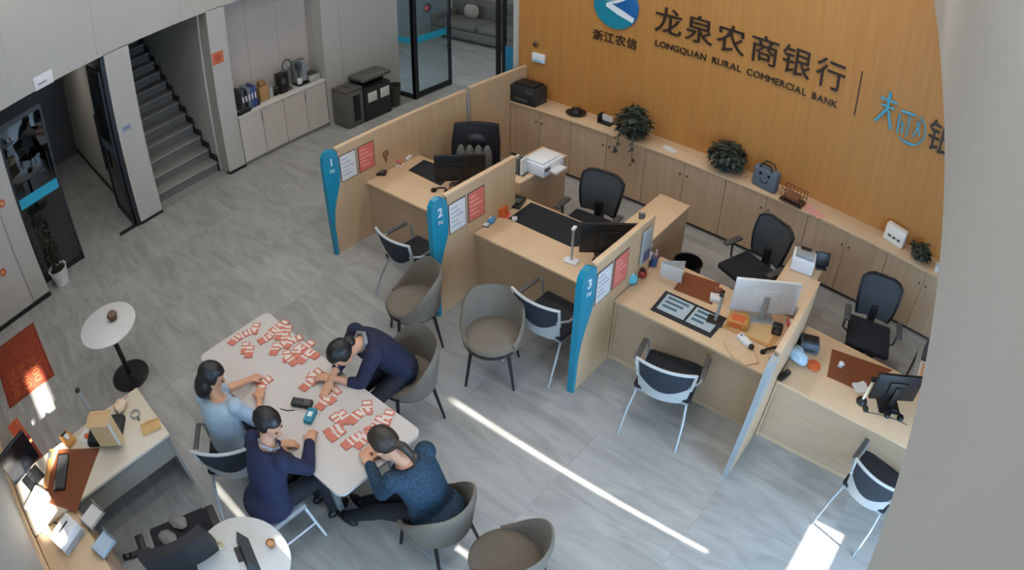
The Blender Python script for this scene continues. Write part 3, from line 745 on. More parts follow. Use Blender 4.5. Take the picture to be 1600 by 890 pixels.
def hand(mb, w, d, nrm, side):
    """palm and five bent fingers; d = pointing direction, nrm = back of the hand"""
    d = Vector(d).normalized(); nrm = Vector(nrm); nrm = (nrm-d*nrm.dot(d)).normalized(); x = d.cross(nrm)*side
    pc = w+d*.05
    Mx = Matrix((tuple(x)+(pc.x,), tuple(d)+(pc.y,), tuple(nrm)+(pc.z,), (0, 0, 0, 1)))
    for r in range(3):
        Mx[r][0] = x[r]; Mx[r][1] = d[r]; Mx[r][2] = nrm[r]; Mx[r][3] = pc[r]
    mb.rbox(-.040, .040, -.05, .045, -.014, .014, .012, 2, Mx)
    for k, L_ in enumerate((.062, .072, .068, .052)):
        b = Vector((-.031+.0207*k, .035, 0)); p1 = b+Vector((0, L_*.5, -.006)); p2 = p1+Vector((0, L_*.36, -.020)); p3 = p2+Vector((0, L_*.2, -.020))
        mb.tube([Mx @ b, Mx @ p1, Mx @ p2, Mx @ p3], [.0092, .009, .0085, .007], 8)
    b = Vector((-.034, -.02, -.004)); mb.tube([Mx @ b, Mx @ (b+Vector((-.028, .03, -.008))), Mx @ (b+Vector((-.032, .058, -.018)))], [.012, .010, .008], 8)
m_skin = mat('skin', (205, 152, 122), .55)
def person(label, pel, neck, head, bf, look, hands, feet, top, trous, hairc, sleeve='long', hair='short', elbow=(0, 0, -1), skirt=False, hup=(0, 0, 1)):
    pel, neck, head = Vector(pel), Vector(neck), Vector(head)
    bf = Vector((bf[0], bf[1], 0)).normalized(); right = Vector((bf.y, -bf.x, 0)); up = (neck-pel).normalized()
    root = thing('person', label, 'person', (pel.x, pel.y, 0))
    body = MB(); cloth = MB(); pants = MB(); G = .011
    torso(body, pel, neck, right); torso(cloth, pel, neck, right, G+.004, -.08, .97, wide=1.08); torso(pants, pel, neck, right, G*.8, -.16, .25)
    fwT = up.cross(right)
    if skirt: cloth.ell(pel-fwT*.03-up*.02, .215, .215, .13, 20, 12)
    look = Vector(look).normalized(); hx = look.cross(Vector(hup)).normalized(); hz = hx.cross(look).normalized()
    Mh = Matrix.Identity(4)
    for r in range(3): Mh[r][0] = hx[r]; Mh[r][1] = look[r]; Mh[r][2] = hz[r]; Mh[r][3] = head[r]
    Mh = Mh @ Matrix.Scale(1.10, 4)
    # head
    body.ell((0, -.012, .022), .074, .092, .090, 18, 12, Mh); body.ell((0, .022, -.042), .056, .066, .074, 16, 10, Mh)
    body.tube([Mh @ Vector((0, .084, .012)), Mh @ Vector((0, .104, -.026)), Mh @ Vector((0, .082, -.036))], [.007, .013, .008], 8)
    for s in (-1, 1): body.ell((s*.075, -.005, -.012), .010, .018, .030, 8, 8, Mh)
    cap(body, neck-up*.03, Mh @ Vector((0, -.02, -.05)), .055, .052)
    arms = []
    for s, hd in zip((-1, 1), hands):
        sh = neck-up*.055+right*(s*.165)-fwT*.005; hd = Vector(hd)
        pole = Vector(elbow)+right*(s*.7)
        el, wr = ik(sh, hd, .275, .245, pole)
        body.ell(sh, .058, .058, .058, 12, 8); cap(body, sh, el, .050, .040); cap(body, el, wr, .039, .026)
        fd = (wr-el).normalized(); fd = (fd+Vector((0, 0, -.1))+bf*.15).normalized(); hand(body, wr, fd, (0, 0, 1), s)
        cloth.ell(sh, .058+G+.008, .058+G+.008, .058+G+.008, 14, 9)
        if sleeve == 'pushed':
            cap(cloth, sh, el, .050+G+.006, .042+G+.004); cap(cloth, el, el.lerp(wr, .30), .042+G+.004, .038+G)
        elif sleeve == 'long':
            cap(cloth, sh, el, .050+G+.006, .042+G+.004); cap(cloth, el, el.lerp(wr, .93), .042+G+.004, .034+G)
        else:
            cap(cloth, sh, sh.lerp(el, .80), .050+G+.006, .048+G+.006)
        arms.append((sh, el, wr))
    for s, ft in zip((-1, 1), feet):
        hip = pel+right*(s*.09); ft = Vector(ft); an = ft+Vector((0, 0, .09))
        kn, an = ik(hip, an, .43, .41, bf+Vector((0, 0, .9)))
        cap(body, hip, kn, .078, .052); cap(body, kn, an, .050, .034)
        cap(pants, hip, kn, .078+G, .056+G); cap(pants, kn, kn.lerp(an, .93), .054+G, .042+G)
        fdir = Vector((bf.x, bf.y, 0)); toe = an+fdir*.13; toe.z = an.z-.055
        cap(body, an-Vector((0, 0, .03)), toe, .034, .026)
        sh_ = MB(); Ms = Matrix.Translation((an.x, an.y, an.z-.09)) @ Matrix.Rotation(face(fdir.x, fdir.y), 4, 'Z')
        sh_.ell((0, .045, .035), .045, .13, .055, 14, 10, Ms, fn=lambda u: 1.0 if u.z > -.5 else .9)
        so = sh_.build('shoe', mat('black_shoe', (18, 19, 24), .4), root, smooth=70); so.matrix_parent_inverse = Matrix.Translation(-Vector(root.location))
    remeshed(body, 'body', m_skin, root, .0065, 3)
    remeshed(cloth, 'shirt' if sleeve == 'short' else 'jacket', top, root, .009, 4); remeshed(pants, 'trousers', trous, root, .010, 4)
    hm = mat('hair_%d_%d' % (hairc[0], hairc[2]), hairc, .45, var=.25, vscale=50)
    hb = MB()
    def hf(u):
        if u.y > .30 and u.z < .42: return .80
        if u.z < -.45: return .86
        return 1.0+.02*math.sin(u.x*14)
    hb.ell((0, -.018, .024), .088, .108, .104, 26, 18, Mh, fn=hf)
    if hair == 'bob':
        hb.ell((0, -.048, -.075), .092, .075, .125, 18, 12, Mh)
    elif hair == 'bun':
        hb.ell((0, -.115, -.02), .042, .038, .042, 14, 10, Mh)
    elif hair == 'tail':
        hb.tube([Mh @ Vector(q) for q in ((0, -.10, -.01), (.01, -.14, -.05), (.015, -.145, -.12), (.012, -.12, -.19))], [.03, .033, .026, .010], 10)
    remeshed(hb, 'hair', hm, root, .008, 2)
    for s in (-1, 1):
        e = MB().ell((s*.030, .072, .006), .013, .008, .007, 10, 8, Mh).build('eye', mat('eye_dark', (28, 22, 20), .2), root); e.matrix_parent_inverse = Matrix.Translation(-Vector(root.location))
    e = MB().ell((0, .080, -.062), .022, .008, .006, 10, 6, Mh).build('mouth', mat('lips', (160, 92, 84), .5), root); e.matrix_parent_inverse = Matrix.Translation(-Vector(root.location))
    return root, Mh, neck, up, right, fwT
def pchild(root, mb, name, m):
    e = mb.build(name, m, root); e.matrix_parent_inverse = Matrix.Translation(-Vector(root.location)); return e
m_navy = mat('navy_suit', (30, 36, 66), .85, bump=.15, bscale=200)
m_navy2 = mat('navy_suit_plain', (28, 33, 58), .85, bump=.15, bscale=200)
m_teal = mat('dark_teal_jacket', (30, 57, 78), .75, var=.7, vscale=60, bump=.2, bscale=200)
m_lblue = mat('light_blue_shirt', (160, 178, 192), .8, var=.06, vscale=20)
m_trou = mat('dark_trousers', (26, 28, 38), .85)
TZ = TT+.022
A_ = person('person in light blue short sleeved shirt with a black lanyard counting notes', (-3.61, .87, .575), (-3.64, .93, 1.055), (-3.675, .965, 1.215), (-.45, .9), (.35, .75, -.55),
       [at(398, 590, TZ+.02), at(405, 622, TZ+.02)], [(-3.95, 1.25, 0), (-3.75, 1.30, 0)], m_lblue, m_trou, (26, 24, 24), sleeve='short', hair='bob')
r_ = A_[0]; nk = A_[2]; fw = A_[5]; rt = A_[4]; up_ = A_[3]
pchild(r_, MB().tube([nk+rt*.075-up_*.02-fw*.03, nk+rt*.085+fw*.075-up_*.06, nk+rt*.03+fw*.135-up_*.22, nk-rt*.03+fw*.135-up_*.22, nk-rt*.085+fw*.075-up_*.06, nk-rt*.075-up_*.02-fw*.03], .006, 6), 'lanyard', m_blk)
B_ = person('person in navy suit with smooth dark hair, sitting beside the light blue shirt', (-2.93, .79, .575), (-2.95, .96, 1.05), (-2.96, 1.035, 1.205), (-.10, 1), (.85, .35, -.45),
       [at(436, 694, TZ+.02), at(484, 690, TZ+.02)], [(-3.02, 1.22, 0), (-2.82, 1.22, 0)], m_navy, m_trou, (24, 22, 22), hair='short', skirt=True)
r_ = B_[0]; nk = B_[2]; fw = B_[5]; rt = B_[4]; up_ = B_[3]
pchild(r_, MB().tube([nk+rt*.06+fw*.05-up_*.01, nk+fw*.085-up_*.03, nk-rt*.06+fw*.05-up_*.01, nk-rt*.07-fw*.03+up_*.01, nk-fw*.065+up_*.02, nk+rt*.07-fw*.03+up_*.01], .013, 8, closed=True), 'collar', mat('pale_collar', (150, 152, 160), .8))
C_ = person('person in dark navy suit with grey collar bowing low over the table', (-3.20, 2.45, .575), at(562, 532, 1.01), at(533, 553, 1.05), (-.25, -1), (-.15, -.62, -.78),
       [at(518, 590, TZ+.02), at(516, 597, TZ+.02)], [(-3.05, 1.95, 0), (-3.28, 1.95, 0)], m_navy2, m_trou, (24, 22, 22), sleeve='pushed', hair='bun', hup=(0, -.7, .7))
r_ = C_[0]; nk = C_[2]; fw = C_[5]; rt = C_[4]; up_ = C_[3]
pchild(r_, MB().tube([nk+rt*.065+fw*.05-up_*.02, nk+fw*.085-up_*.04, nk-rt*.065+fw*.05-up_*.02, nk-rt*.075-fw*.03+up_*.0, nk-fw*.07+up_*.015, nk+rt*.075-fw*.03+up_*.0], .018, 8, closed=True), 'collar', mat('grey_collar', (128, 130, 138), .8))
D_ = person('person in dark teal patterned jacket with brown hair, back to the camera', (-2.00, 1.60, .575), (-2.16, 1.565, 1.03), (-2.275, 1.505, 1.165), (-1, -.05), (-.75, -.2, -.66),
       [(-2.47, 1.47, TZ+.02), (-2.47, 1.62, TZ+.02)], [(-2.70, 1.22, 0), (-2.72, 1.40, 0)], m_teal, m_trou, (52, 42, 34), hair='tail', hup=(-.4, 0, .9), elbow=(.8, 0, -1.2), skirt=True)
visitor_chair('visitor chair under the person in the light blue shirt', (-3.60, .86, 0), face(-.78, .62))
stl = thing('stool', 'low padded stool with white metal legs under the navy suited person', 'stool', (-2.93, .80, 0))
MB().rbox(-.18, .18, -.18, .18, .42, .475, .02, 3).build('seat', m_grey, stl)
for sx in (-1, 1):
    for sy in (-1, 1):
        MB().tube([(sx*.16, sy*.16, .42), (sx*.21, sy*.21, 0)], .013, 8).build('leg', m_white, stl)
    MB().tube([(sx*.185, -.185, .2), (sx*.185, .185, .2)], .009, 8).build('stretcher', m_white, stl)

# ================================================================= SMALL THINGS
def monitor(label, px, py, zc, rz, w, h, m_back=m_blk, surf=DT, tilt=-.10, group='computer monitors'):
    c = Vector((px, py, 0)) if abs(px) < 20 else at(px, py, zc); t = thing('monitor', label, 'monitor', (c.x, c.y, surf), rz, group)     # local -Y is the back
    zc -= surf; T = Matrix.Translation((0, 0, zc)) @ Matrix.Rotation(tilt, 4, 'X')
    MB().rbox(-w/2, w/2, -.018, .018, -h/2, h/2, .006, 2, T).build('housing', m_back, t)
    MB().box(-w/2+.008, w/2-.008, .0181, .0195, -h/2+.015, h/2-.008, T).build('screen', mat('dark_screen', (14, 17, 22), .15), t)
    MB().rbox(-w/5, w/5, -.036, -.0181, -h/4, h/4, .008, 2, T).build('rear_bulge', m_back, t)
    MB().lathe([(.022, 0), (.022, .002)], 14, T @ Matrix.Translation((0, -.037, .0)) @ Matrix.Rotation(PI/2, 4, 'X')).build('maker_badge', m_grey, t)
    MB().rbox(-.03, .03, -.055, -.035, .012, zc+.03, .005).build('stand_neck', m_back if m_back is not m_white else m_silver, t)
    MB().rbox(-.12, .12, -.11, .10, 0, .012, .005).build('stand_base', m_back if m_back is not m_white else m_silver, t)
    return t
def flat(name, label, cat, corners, z, th, m, r=.004, group=None):
    """a thin four cornered sheet lying at height z, corners given as photo pixels"""
    P = [at(x, y, z) for x, y in corners]; c = sum(P, Vector())/4
    t = thing(name, label, cat, (c.x, c.y, z+.0005), 0, group)
    MB().prism([(p.x-c.x, p.y-c.y) for p in P], 'z', 0, th).build('sheet', m, t, smooth=0)
    return t, [(p.x-c.x, p.y-c.y) for p in P]
def put(name, label, cat, px, py, z, rz=0.0, group=None):
    p = at(px, py, z); return thing(name, label, cat, (p.x, p.y, z+.0005), rz, group)
def lerp_quad(q, u, v):
    a = Vector(q[0]).lerp(Vector(q[1]), u); b = Vector(q[3]).lerp(Vector(q[2]), u); return a.lerp(b, v)
def prints(t, q, n, m, zt, seed=0):
    """printed blocks on a sheet"""
    rnd = random.Random(seed)
    for k in range(n):
        v0 = .12+.76*k/n; v1 = v0+.5/n; u1 = .55+.35*rnd.random()
        pts = [lerp_quad(q, u, v) for u, v in ((.1, v0), (u1, v0), (u1, v1), (.1, v1))]
        MB().prism([(p.x, p.y) for p in pts], 'z', zt, zt+.0008).build('print', m, t, smooth=0)

# --- framed notices on the partitions
nl = ['first', 'second', 'third']
for i in range(3):
    for k in range(2):
        y0 = 3.80+.275*k
        t = thing('notice_frame', ('white notice' if k == 0 else 'red notice')+' in a slim frame on the '+nl[i]+' partition', 'notice', (XP[i]+.0225, y0, .90), 0, 'notice frames')
        MB().box(.0005, .006, 0, .245, 0, .34).build('frame', m_dgrey, t, smooth=0)
        MB().box(.0061, .0075, .010, .235, .010, .33).build('sheet', m_paper if k == 0 else mat('red_notice', (214, 112, 98), .7), t, smooth=0)
        for q in range(5):
            MB().box(.0076, .0082, .03, .12+.08*((q*7) % 3)/2, .27-.05*q, .283-.05*q).build('print', mat('grey_print', (160, 162, 168), .8) if k == 0 else mat('pink_print', (236, 170, 158), .8), t, smooth=0)

# --- counter 1
monitor('black monitor seen from behind on the first counter', -4.63, 4.76, .995, face(-.66, .75), .58, .33, tilt=0)
t, q = flat('desk_mat', 'black desk mat on the first counter beside the monitor', 'mat', [(638, 266), (662, 250), (715, 268), (688, 290)], DT, .003, m_blk); MB().prism([(p[0]*.97, p[1]*.97) for p in q], 'z', .003, .0038).build('surface', m_blk2, t, smooth=0)
t = put('card_reader', 'small black card reader at the front corner of the first counter', 'card reader', 594, 272, DT, .6); MB().rbox(-.08, .08, -.05, .05, 0, .035, .008).build('case', m_blk, t); MB().rbox(-.06, .06, -.035, .02, .0352, .037, .0008).build('keypad', m_dgrey, t)
t = put('card_holder', 'red acrylic card holder on the first counter', 'holder', 620, 258, DT, .3)
MB().tube([(-.06, 0, .005), (-.05, 0, .05), (0, 0, .075), (.05, 0, .05), (.06, 0, .005)], .014, 8).build('arch', m_red, t); MB().rbox(-.08, .08, -.03, .03, 0, .01, .003).build('base', m_paper, t)
t = put('tissue_pile', 'crumpled white tissue on the first counter', 'tissue', 634, 248, DT, .3); MB().rbox(-.07, .07, -.05, .05, 0, .05, .012).build('pack', m_paper, t); MB().ell((0, 0, .065), .05, .035, .03, 12, 8, fn=lambda u: 1+.25*math.sin(9*u.x)*math.cos(7*u.y)).build('tissue', m_paper, t)
p = on(0, 602, 240, XP[0]+.024)
t = thing('cable_ring', 'small brown cable ring on the face of the first partition', 'ring', (XP[0]+.0235, p.y, p.z)); MB().tube([(.010, .035*math.cos(a), .035*math.sin(a)) for a in [2*PI*k/16 for k in range(16)]], .010, 8, closed=True).build('ring', mat('ring_brown', (120, 88, 58), .5), t); MB().rbox(0, .012, -.012, .012, -.11, -.035, .003).build('tail', mat('ring_brown', (120, 88, 58), .5), t)
t = put('headset', 'black headset lying at the front of the first counter', 'headset', 688, 300, DT, .4)
MB().tube([(.08*math.cos(a), .08*math.sin(a), .015) for a in [PI*k/12 for k in range(13)]], .008, 8).build('band', m_blk, t)
for s in (-1, 1): MB().lathe([(.03, 0), (.034, .012), (.03, .03)], 14, c=(s*.08, 0, 0)).build('ear_cup', m_blk, t)
t = put('small_jar', 'small orange brown jar beside the headset', 'jar', 706, 296, DT); MB().lathe([(.03, 0), (.034, .03), (.028, .06)], 16).build('jar', mat('jar_orange', (170, 110, 70), .5), t); MB().lathe([(.03, .0602), (.03, .07)], 16).build('lid', m_dgrey, t)
# grey ribbed cushion on the executive chair
ch = bpy.data.objects['office_chair']
fwd = Vector((.56, -.83, 0)).normalized(); cp = Vector(ch.location)+fwd*(-.12)
t = thing('ribbed_cushion', 'grey ribbed cushion leaning on the black executive chair', 'cushion', (cp.x, cp.y, .5205), face(.56, -.83))
for k in range(4): MB().ell((-.165+.11*k, 0, .19), .062, .06, .19, 12, 10).build('lobe', mat('grey_plush', (108, 106, 102), .95, bump=.3, bscale=150), t)
# printer on the first return unit
t = put('desktop_printer', 'white desktop printer with paper on the oak return unit', 'printer', 848, 262, .90, face(1, 0))
MB().rbox(-.20, .20, -.16, .16, 0, .14, .015).build('body', m_white, t); MB().rbox(-.17, .17, -.12, .13, .1405, .165, .008).build('lid', m_white, t)
MB().box(-.12, .12, .10, .28, .05, .055).build('paper_tray', m_grey, t); MB().box(-.10, .10, .11, .26, .0552, .062).build('paper', m_paper, t); MB().rbox(.08, .18, .161, .168, .07, .11, .002).build('control_panel', m_dgrey, t)
t = put('file_rack', 'dark file rack beside the white printer', 'rack', 813, 270, .90, .1)
MB().rbox(-.08, .08, -.06, .06, 0, .01, .003).build('base', m_dgrey, t)
for k in range(3): MB().box(-.07+.05*k, -.045+.05*k, -.055, .055, .0105, .20).build('folder', mat('folder_grey', (98, 100, 98), .7) if k % 2 else m_paper, t, smooth=0)

# --- counter 2
t, q = flat('desk_mat', 'long black desk mat spread on the second counter', 'mat', [(794, 341), (830, 316), (975, 375), (893, 386)], DT, .003, m_blk); MB().prism([(p[0]*.97, p[1]*.97) for p in q], 'z', .003, .0038).build('surface', m_blk2, t, smooth=0)
monitor('black monitor seen from behind on the second counter', -2.58, 4.64, .995, face(-.60, .75), .56, .33, tilt=0)
t = put('document_camera', 'slim silver document camera on the second counter', 'camera', 893, 408, DT, .2)
MB().rbox(-.07, .07, -.05, .05, 0, .02, .006).build('base', m_white, t); MB().tube([(0, 0, .02), (0, 0, .36)], .013, 10).build('pole', m_silver, t); MB().rbox(-.018, .018, -.02, .05, .36, .385, .006).build('head', m_white, t)
t = put('tissue_pack', 'blue and white tissue pack at the front of the second counter', 'tissue', 760, 345, DT, .5); MB().rbox(-.09, .09, -.05, .05, 0, .05, .018).build('pack', mat('tissue_blue', (80, 140, 190), .5), t); MB().rbox(-.05, .05, -.03, .03, .0502, .06, .004).build('tissue', m_paper, t)
t = put('card_holder', 'red folded card standing on the second counter', 'holder', 785, 335, DT, .4); MB().prism([(-.06, 0), (.06, 0), (.03, .09), (-.03, .09)], 'y', -.05, .05).build('card', m_orange, t, smooth=0); MB().rbox(-.08, .08, -.06, .06, -.0, .004, .001).build('foot', m_red, t)
t = put('desk_phone', 'black desk phone on the second counter near the second partition', 'phone', 806, 318, DT, .3)
MB().prism([(-.10, 0), (.10, 0), (.10, .055), (-.10, .025)], 'x', -.08, .08).build('base', m_blk, t, smooth=0); MB().rbox(-.075, -.035, -.10, .10, .05, .08, .012).build('handset', m_blk, t); MB().rbox(-.01, .06, -.05, .04, .045, .052, .002).build('keypad', m_dgrey, t)
t = put('tape_roll', 'small white tape roll on the corner of the long black mat', 'tape', 804, 343, DT+.004); MB().lathe([(.025, 0), (.03, .004), (.03, .03), (.025, .034)], 16).build('roll', m_white, t); MB().lathe([(.012, .0342), (.012, .036)], 12).build('core', m_grey, t)
t = put('card_dish', 'small clear dish of business cards near the front of the second counter', 'card box', 757, 352, DT, .4); MB().rbox(-.05, .05, -.03, .03, 0, .012, .003).build('dish', m_dgrey, t); MB().box(-.045, .045, -.025, .025, .0122, .025).build('cards', m_paper, t)
t = put('mouse', 'black mouse at the end of the second counter by the third partition', 'mouse', 930, 408, DT, .3); MB().ell((0, 0, .016), .03, .05, .018, 14, 8).build('shell', m_blk, t); MB().rbox(-.004, .004, .02, .035, .03, .036, .002).build('wheel', m_grey, t)
t = put('calculator', 'small dark calculator on the oak return unit behind the third partition', 'calculator', 1003, 338, .90, .5); MB().rbox(-.035, .035, -.06, .06, 0, .015, .004).build('case', m_dgrey, t); MB().box(-.028, .028, .025, .05, .0152, .0165).build('display', m_grey, t)

# --- counter 3
monitor('white backed monitor on the third counter', -.96, 4.83, .99, face(-.53, .85), .66, .36, m_white, tilt=0)
t, q = flat('desk_mat', 'brown leather desk mat on the third counter', 'mat', [(1052, 452), (1070, 425), (1125, 443), (1112, 476)], DT, .003, m_brown); MB().prism([(p[0]*.95, p[1]*.95) for p in q], 'z', .003, .0036).build('stitched_field', mat('brown_field', (120, 64, 34), .6), t, smooth=0)
t, q = flat('display_tray', 'black framed tray of leaflets at the front of the third counter', 'tray', [(1016, 484), (1040, 455), (1135, 498), (1110, 528)], DT, .010, mat('tray_black', (34, 44, 54), .3))
for k, (u0, u1) in enumerate(((.06, .50), (.54, .94))):
    pts = [lerp_quad([q[1], q[2], q[3], q[0]], u, v) for u, v in ((u0, .10), (u1, .10), (u1, .85), (u0, .85))]
    lf = MB().prism([(p.x, p.y) for p in pts], 'z', .0102, .012).build('leaflet', mat('leaflet_blue', (170, 188, 198), .6), t, smooth=0)
    for j in range(3):
        pts = [lerp_quad([q[1], q[2], q[3], q[0]], u, v) for u, v in ((u0+.04, .18+.2*j), (u1-.06-.05*j, .18+.2*j), (u1-.06-.05*j, .28+.2*j), (u0+.04, .28+.2*j))]
        MB().prism([(p.x, p.y) for p in pts], 'z', .0122, .013).build('print', mat('leaflet_print', (70, 105, 125), .6), lf, smooth=0)
t = put('document_camera', 'silver pole scanner with dark base on the third counter', 'camera', 1117, 502, DT, .2)
MB().rbox(-.08, .08, -.06, .06, 0, .02, .006).build('base', m_blk, t); MB().tube([(0, 0, .02), (.01, .01, .30)], .016, 10).build('pole', m_silver, t); MB().rbox(-.02, .02, -.03, .05, .30, .33, .006).build('head', m_blk, t)
t = put('blue_ball', 'round light blue stress ball on the third counter beside the third partition', 'ball', 986, 442, DT); MB().ell((0, 0, .055), .06, .06, .055, 18, 12, fn=lambda u: 1+.03*math.sin(14*u.z)*math.sin(10*math.atan2(u.y, u.x))).build('ball', mat('ball_blue', (86, 172, 190), .6), t); MB().lathe([(.018, .1095), (.012, .114)], 12).build('plug', m_white, t)
t = put('red_jar', 'dark red glazed jar on the third counter', 'jar', 1003, 432, DT); MB().lathe([(.03, 0), (.045, .02), (.045, .06), (.03, .075)], 18).build('jar', mat('jar_red', (140, 50, 44), .3), t); MB().lathe([(.02, .0752), (.026, .085), (.008, .095)], 14).build('lid', m_blk, t)
t = put('pen_cup', 'blue and pink pen cup on the third counter', 'cup', 1021, 414, DT); MB().lathe([(.035, 0), (.04, .10)], 16).build('cup', mat('cup_blue', (58, 82, 130), .5), t)
for k in range(4): MB().tube([(.015*math.cos(k*1.6), .015*math.sin(k*1.6), .02), (.03*math.cos(k*1.6), .03*math.sin(k*1.6), .17)], .005, 6).build('pen', (mat('pen_pink', (205, 120, 120), .5), m_white, m_blue, m_orange)[k], t)
t = put('pink_ornament', 'small pink ornament beside the pen cup on the third counter', 'ornament', 1008, 412, DT); MB().lathe([(.03, 0), (.034, .04), (.022, .07)], 14).build('base', mat('orn_pink', (205, 140, 120), .6), t); MB().ell((0, 0, .09), .025, .025, .028).build('top', m_red, t)
t = put('paper_fan', 'fanned white sheets standing on the third counter', 'paper', 1048, 432, DT, .5)
for k in range(5): MB().box(-.11, .11, -.002, .0, 0, .21, Matrix.Translation((.0, -.05+.022*k, 0)) @ Matrix.Rotation(-.35+.13*k, 4, 'Z') @ Matrix.Rotation(.28, 4, 'X')).build('sheet', m_paper, t, smooth=0)
p = at(1073, 408, .0); t = thing('waste_basket', 'round black waste basket behind the third counter', 'bin', (-1.98, 5.30, 0)); MB().lathe([(.12, 0), (.15, .62), (.155, .63), (.145, .63), (.115, .02)], 24).build('bucket', m_blk, t); MB().tube([(.155*math.cos(a), .155*math.sin(a), .628) for a in [2*PI*k/24 for k in range(24)]], .008, 6, closed=True).build('rim', m_blk, t)
t = put('paper_pile', 'loose white papers on the third counter against the third partition', 'paper', 1004, 400, DT, .9)
for k in range(4): MB().box(-.11, .11, -.08, .08, .004*k+.0005, .004*k+.0035, Matrix.Rotation(.2*k, 4, 'Z')).build('sheet', m_paper, t, smooth=0)
MB().box(-.1, .1, -.002, .0, .0, .14, Matrix.Translation((0, .06, .018)) @ Matrix.Rotation(.5, 4, 'X')).build('folded_sheet', m_paper, t, smooth=0)
p = on(0, 1038, 362, XP[2]+.024); t = thing('hanging_folder', 'grey and violet folder hung at the rear end of the third partition', 'folder', (XP[2]+.026, 4.62, .92)); MB().rbox(.0005, .03, -.08, .08, 0, .36, .01).build('folder', m_grey, t); MB().rbox(.0302, .034, -.06, .06, .02, .14, .001).build('violet_label', mat('violet', (88, 84, 120), .6), t)
# clutter under the white monitor
t, q = flat('ochre_folder', 'ochre document folder under the white monitor', 'folder', [(1128, 512), (1150, 482), (1225, 512), (1205, 545)], DT, .006, mat('folder_ochre', (188, 140, 84), .7)); MB().prism([(p[0]*.8, p[1]*.8) for p in q], 'z', .0062, .008).build('loose_sheet', mat('sheet_tan', (206, 170, 120), .7), t, smooth=0)
t = put('snack_box', 'orange snack carton under the white monitor', 'carton', 1152, 506, DT+.0085, .2); MB().rbox(-.10, .10, -.07, .07, 0, .07, .006).build('carton', mat('carton_ochre', (196, 140, 72), .6), t); MB().box(-.08, .05, -.0712, -.0702, .015, .055).build('print', m_orange, t); MB().box(-.07, .06, -.05, .04, .0702, .072).build('flap', m_orange, t)
t = put('red_packet', 'red and white packet under the right end of the white monitor', 'packet', 1238, 508, DT, .5); MB().rbox(-.06, .06, -.05, .05, 0, .05, .01).build('packet', m_red, t); MB().box(-.04, .04, -.03, .03, .0502, .052).build('label_patch', m_paper, t)
t = put('socket_adapter', 'white power adapter with black plugs at the front of the third counter', 'adapter', 1162, 534, DT, -.4); MB().rbox(-.08, .08, -.035, .035, 0, .045, .01).build('body', m_white, t); MB().rbox(.082, .12, -.02, .02, .005, .04, .006).build('plug', m_blk, t); MB().lathe([(.012, .0452), (.012, .047)], 12, c=(-.05, 0, 0)).build('switch', m_dgrey, t)
t = put('black_speaker', 'small black speaker under the white monitor', 'speaker', 1212, 520, DT, .3); MB().rbox(-.05, .05, -.04, .04, 0, .10, .01).build('box', m_blk, t); MB().lathe([(.03, 0), (.026, .004)], 16, Matrix.Translation((0, -.0402, .05)) @ Matrix.Rotation(PI/2, 4, 'X')).build('cone', m_dgrey, t)
t = put('desk_phone', 'black handset lying at the front edge of the third counter', 'phone', 1203, 548, DT, .9); MB().tube([(-.09, 0, .02), (-.05, 0, .032), (.05, 0, .032), (.09, 0, .02)], .014, 8).build('grip', m_blk, t)
for s in (-1, 1): MB().lathe([(.026, 0), (.026, .018)], 12, c=(s*.085, 0, 0)).build('ear_piece', m_blk, t)
t = put('tape_dispenser', 'round black tape dispenser beside the pale edged partition on the third counter', 'dispenser', 1207, 566, DT); MB().lathe([(.04, 0), (.045, .02), (.04, .04)], 18).build('body', m_blk, t); MB().lathe([(.02, .0402), (.02, .044)], 12).build('hub', m_dgrey, t)
cbl = [at(1130, 535, DT+.008), at(1143, 556, DT+.008), at(1165, 570, DT+.008), at(1185, 566, DT+.008), at(1178, 545, DT+.008)]
tag(MB().tube(cbl, .007, 8).build('cream_cable', mat('cord_cream', (208, 172, 130), .5)), 'cream power cord curling on the front of the third counter', 'cord')
t = put('note_block', 'white note block and brown box on the third counter behind the scanner', 'note block', 1118, 468, DT, .4); MB().rbox(-.06, .06, -.05, .05, 0, .04, .004).build('block', m_paper, t); MB().rbox(-.03, .05, .055, .11, 0, .07, .004).build('box', m_brown, t)
# cash counter on third return unit
t = put('cash_counter', 'white cash counting machine on the oak return unit by the right desk', 'machine', 1252, 418, .90, face(.2, -1))
MB().rbox(-.13, .13, -.11, .11, 0, .16, .015).build('body', m_white, t); MB().rbox(-.10, .10, -.05, .09, .1605, .21, .012).build('hopper', m_grey, t); MB().rbox(-.06, .06, -.05, .0, .2105, .225, .004).build('slot', m_blk, t)
t = put('card_terminal', 'black screen terminal beside the cash counting machine', 'terminal', 1282, 418, .90, .5); MB().rbox(-.06, .06, -.05, .05, 0, .02, .005).build('foot', m_blk, t); MB().rbox(-.09, .09, -.012, .012, .02, .17, .006, 2, Matrix.Rotation(-.25, 4, 'X')).build('screen', m_blk, t)

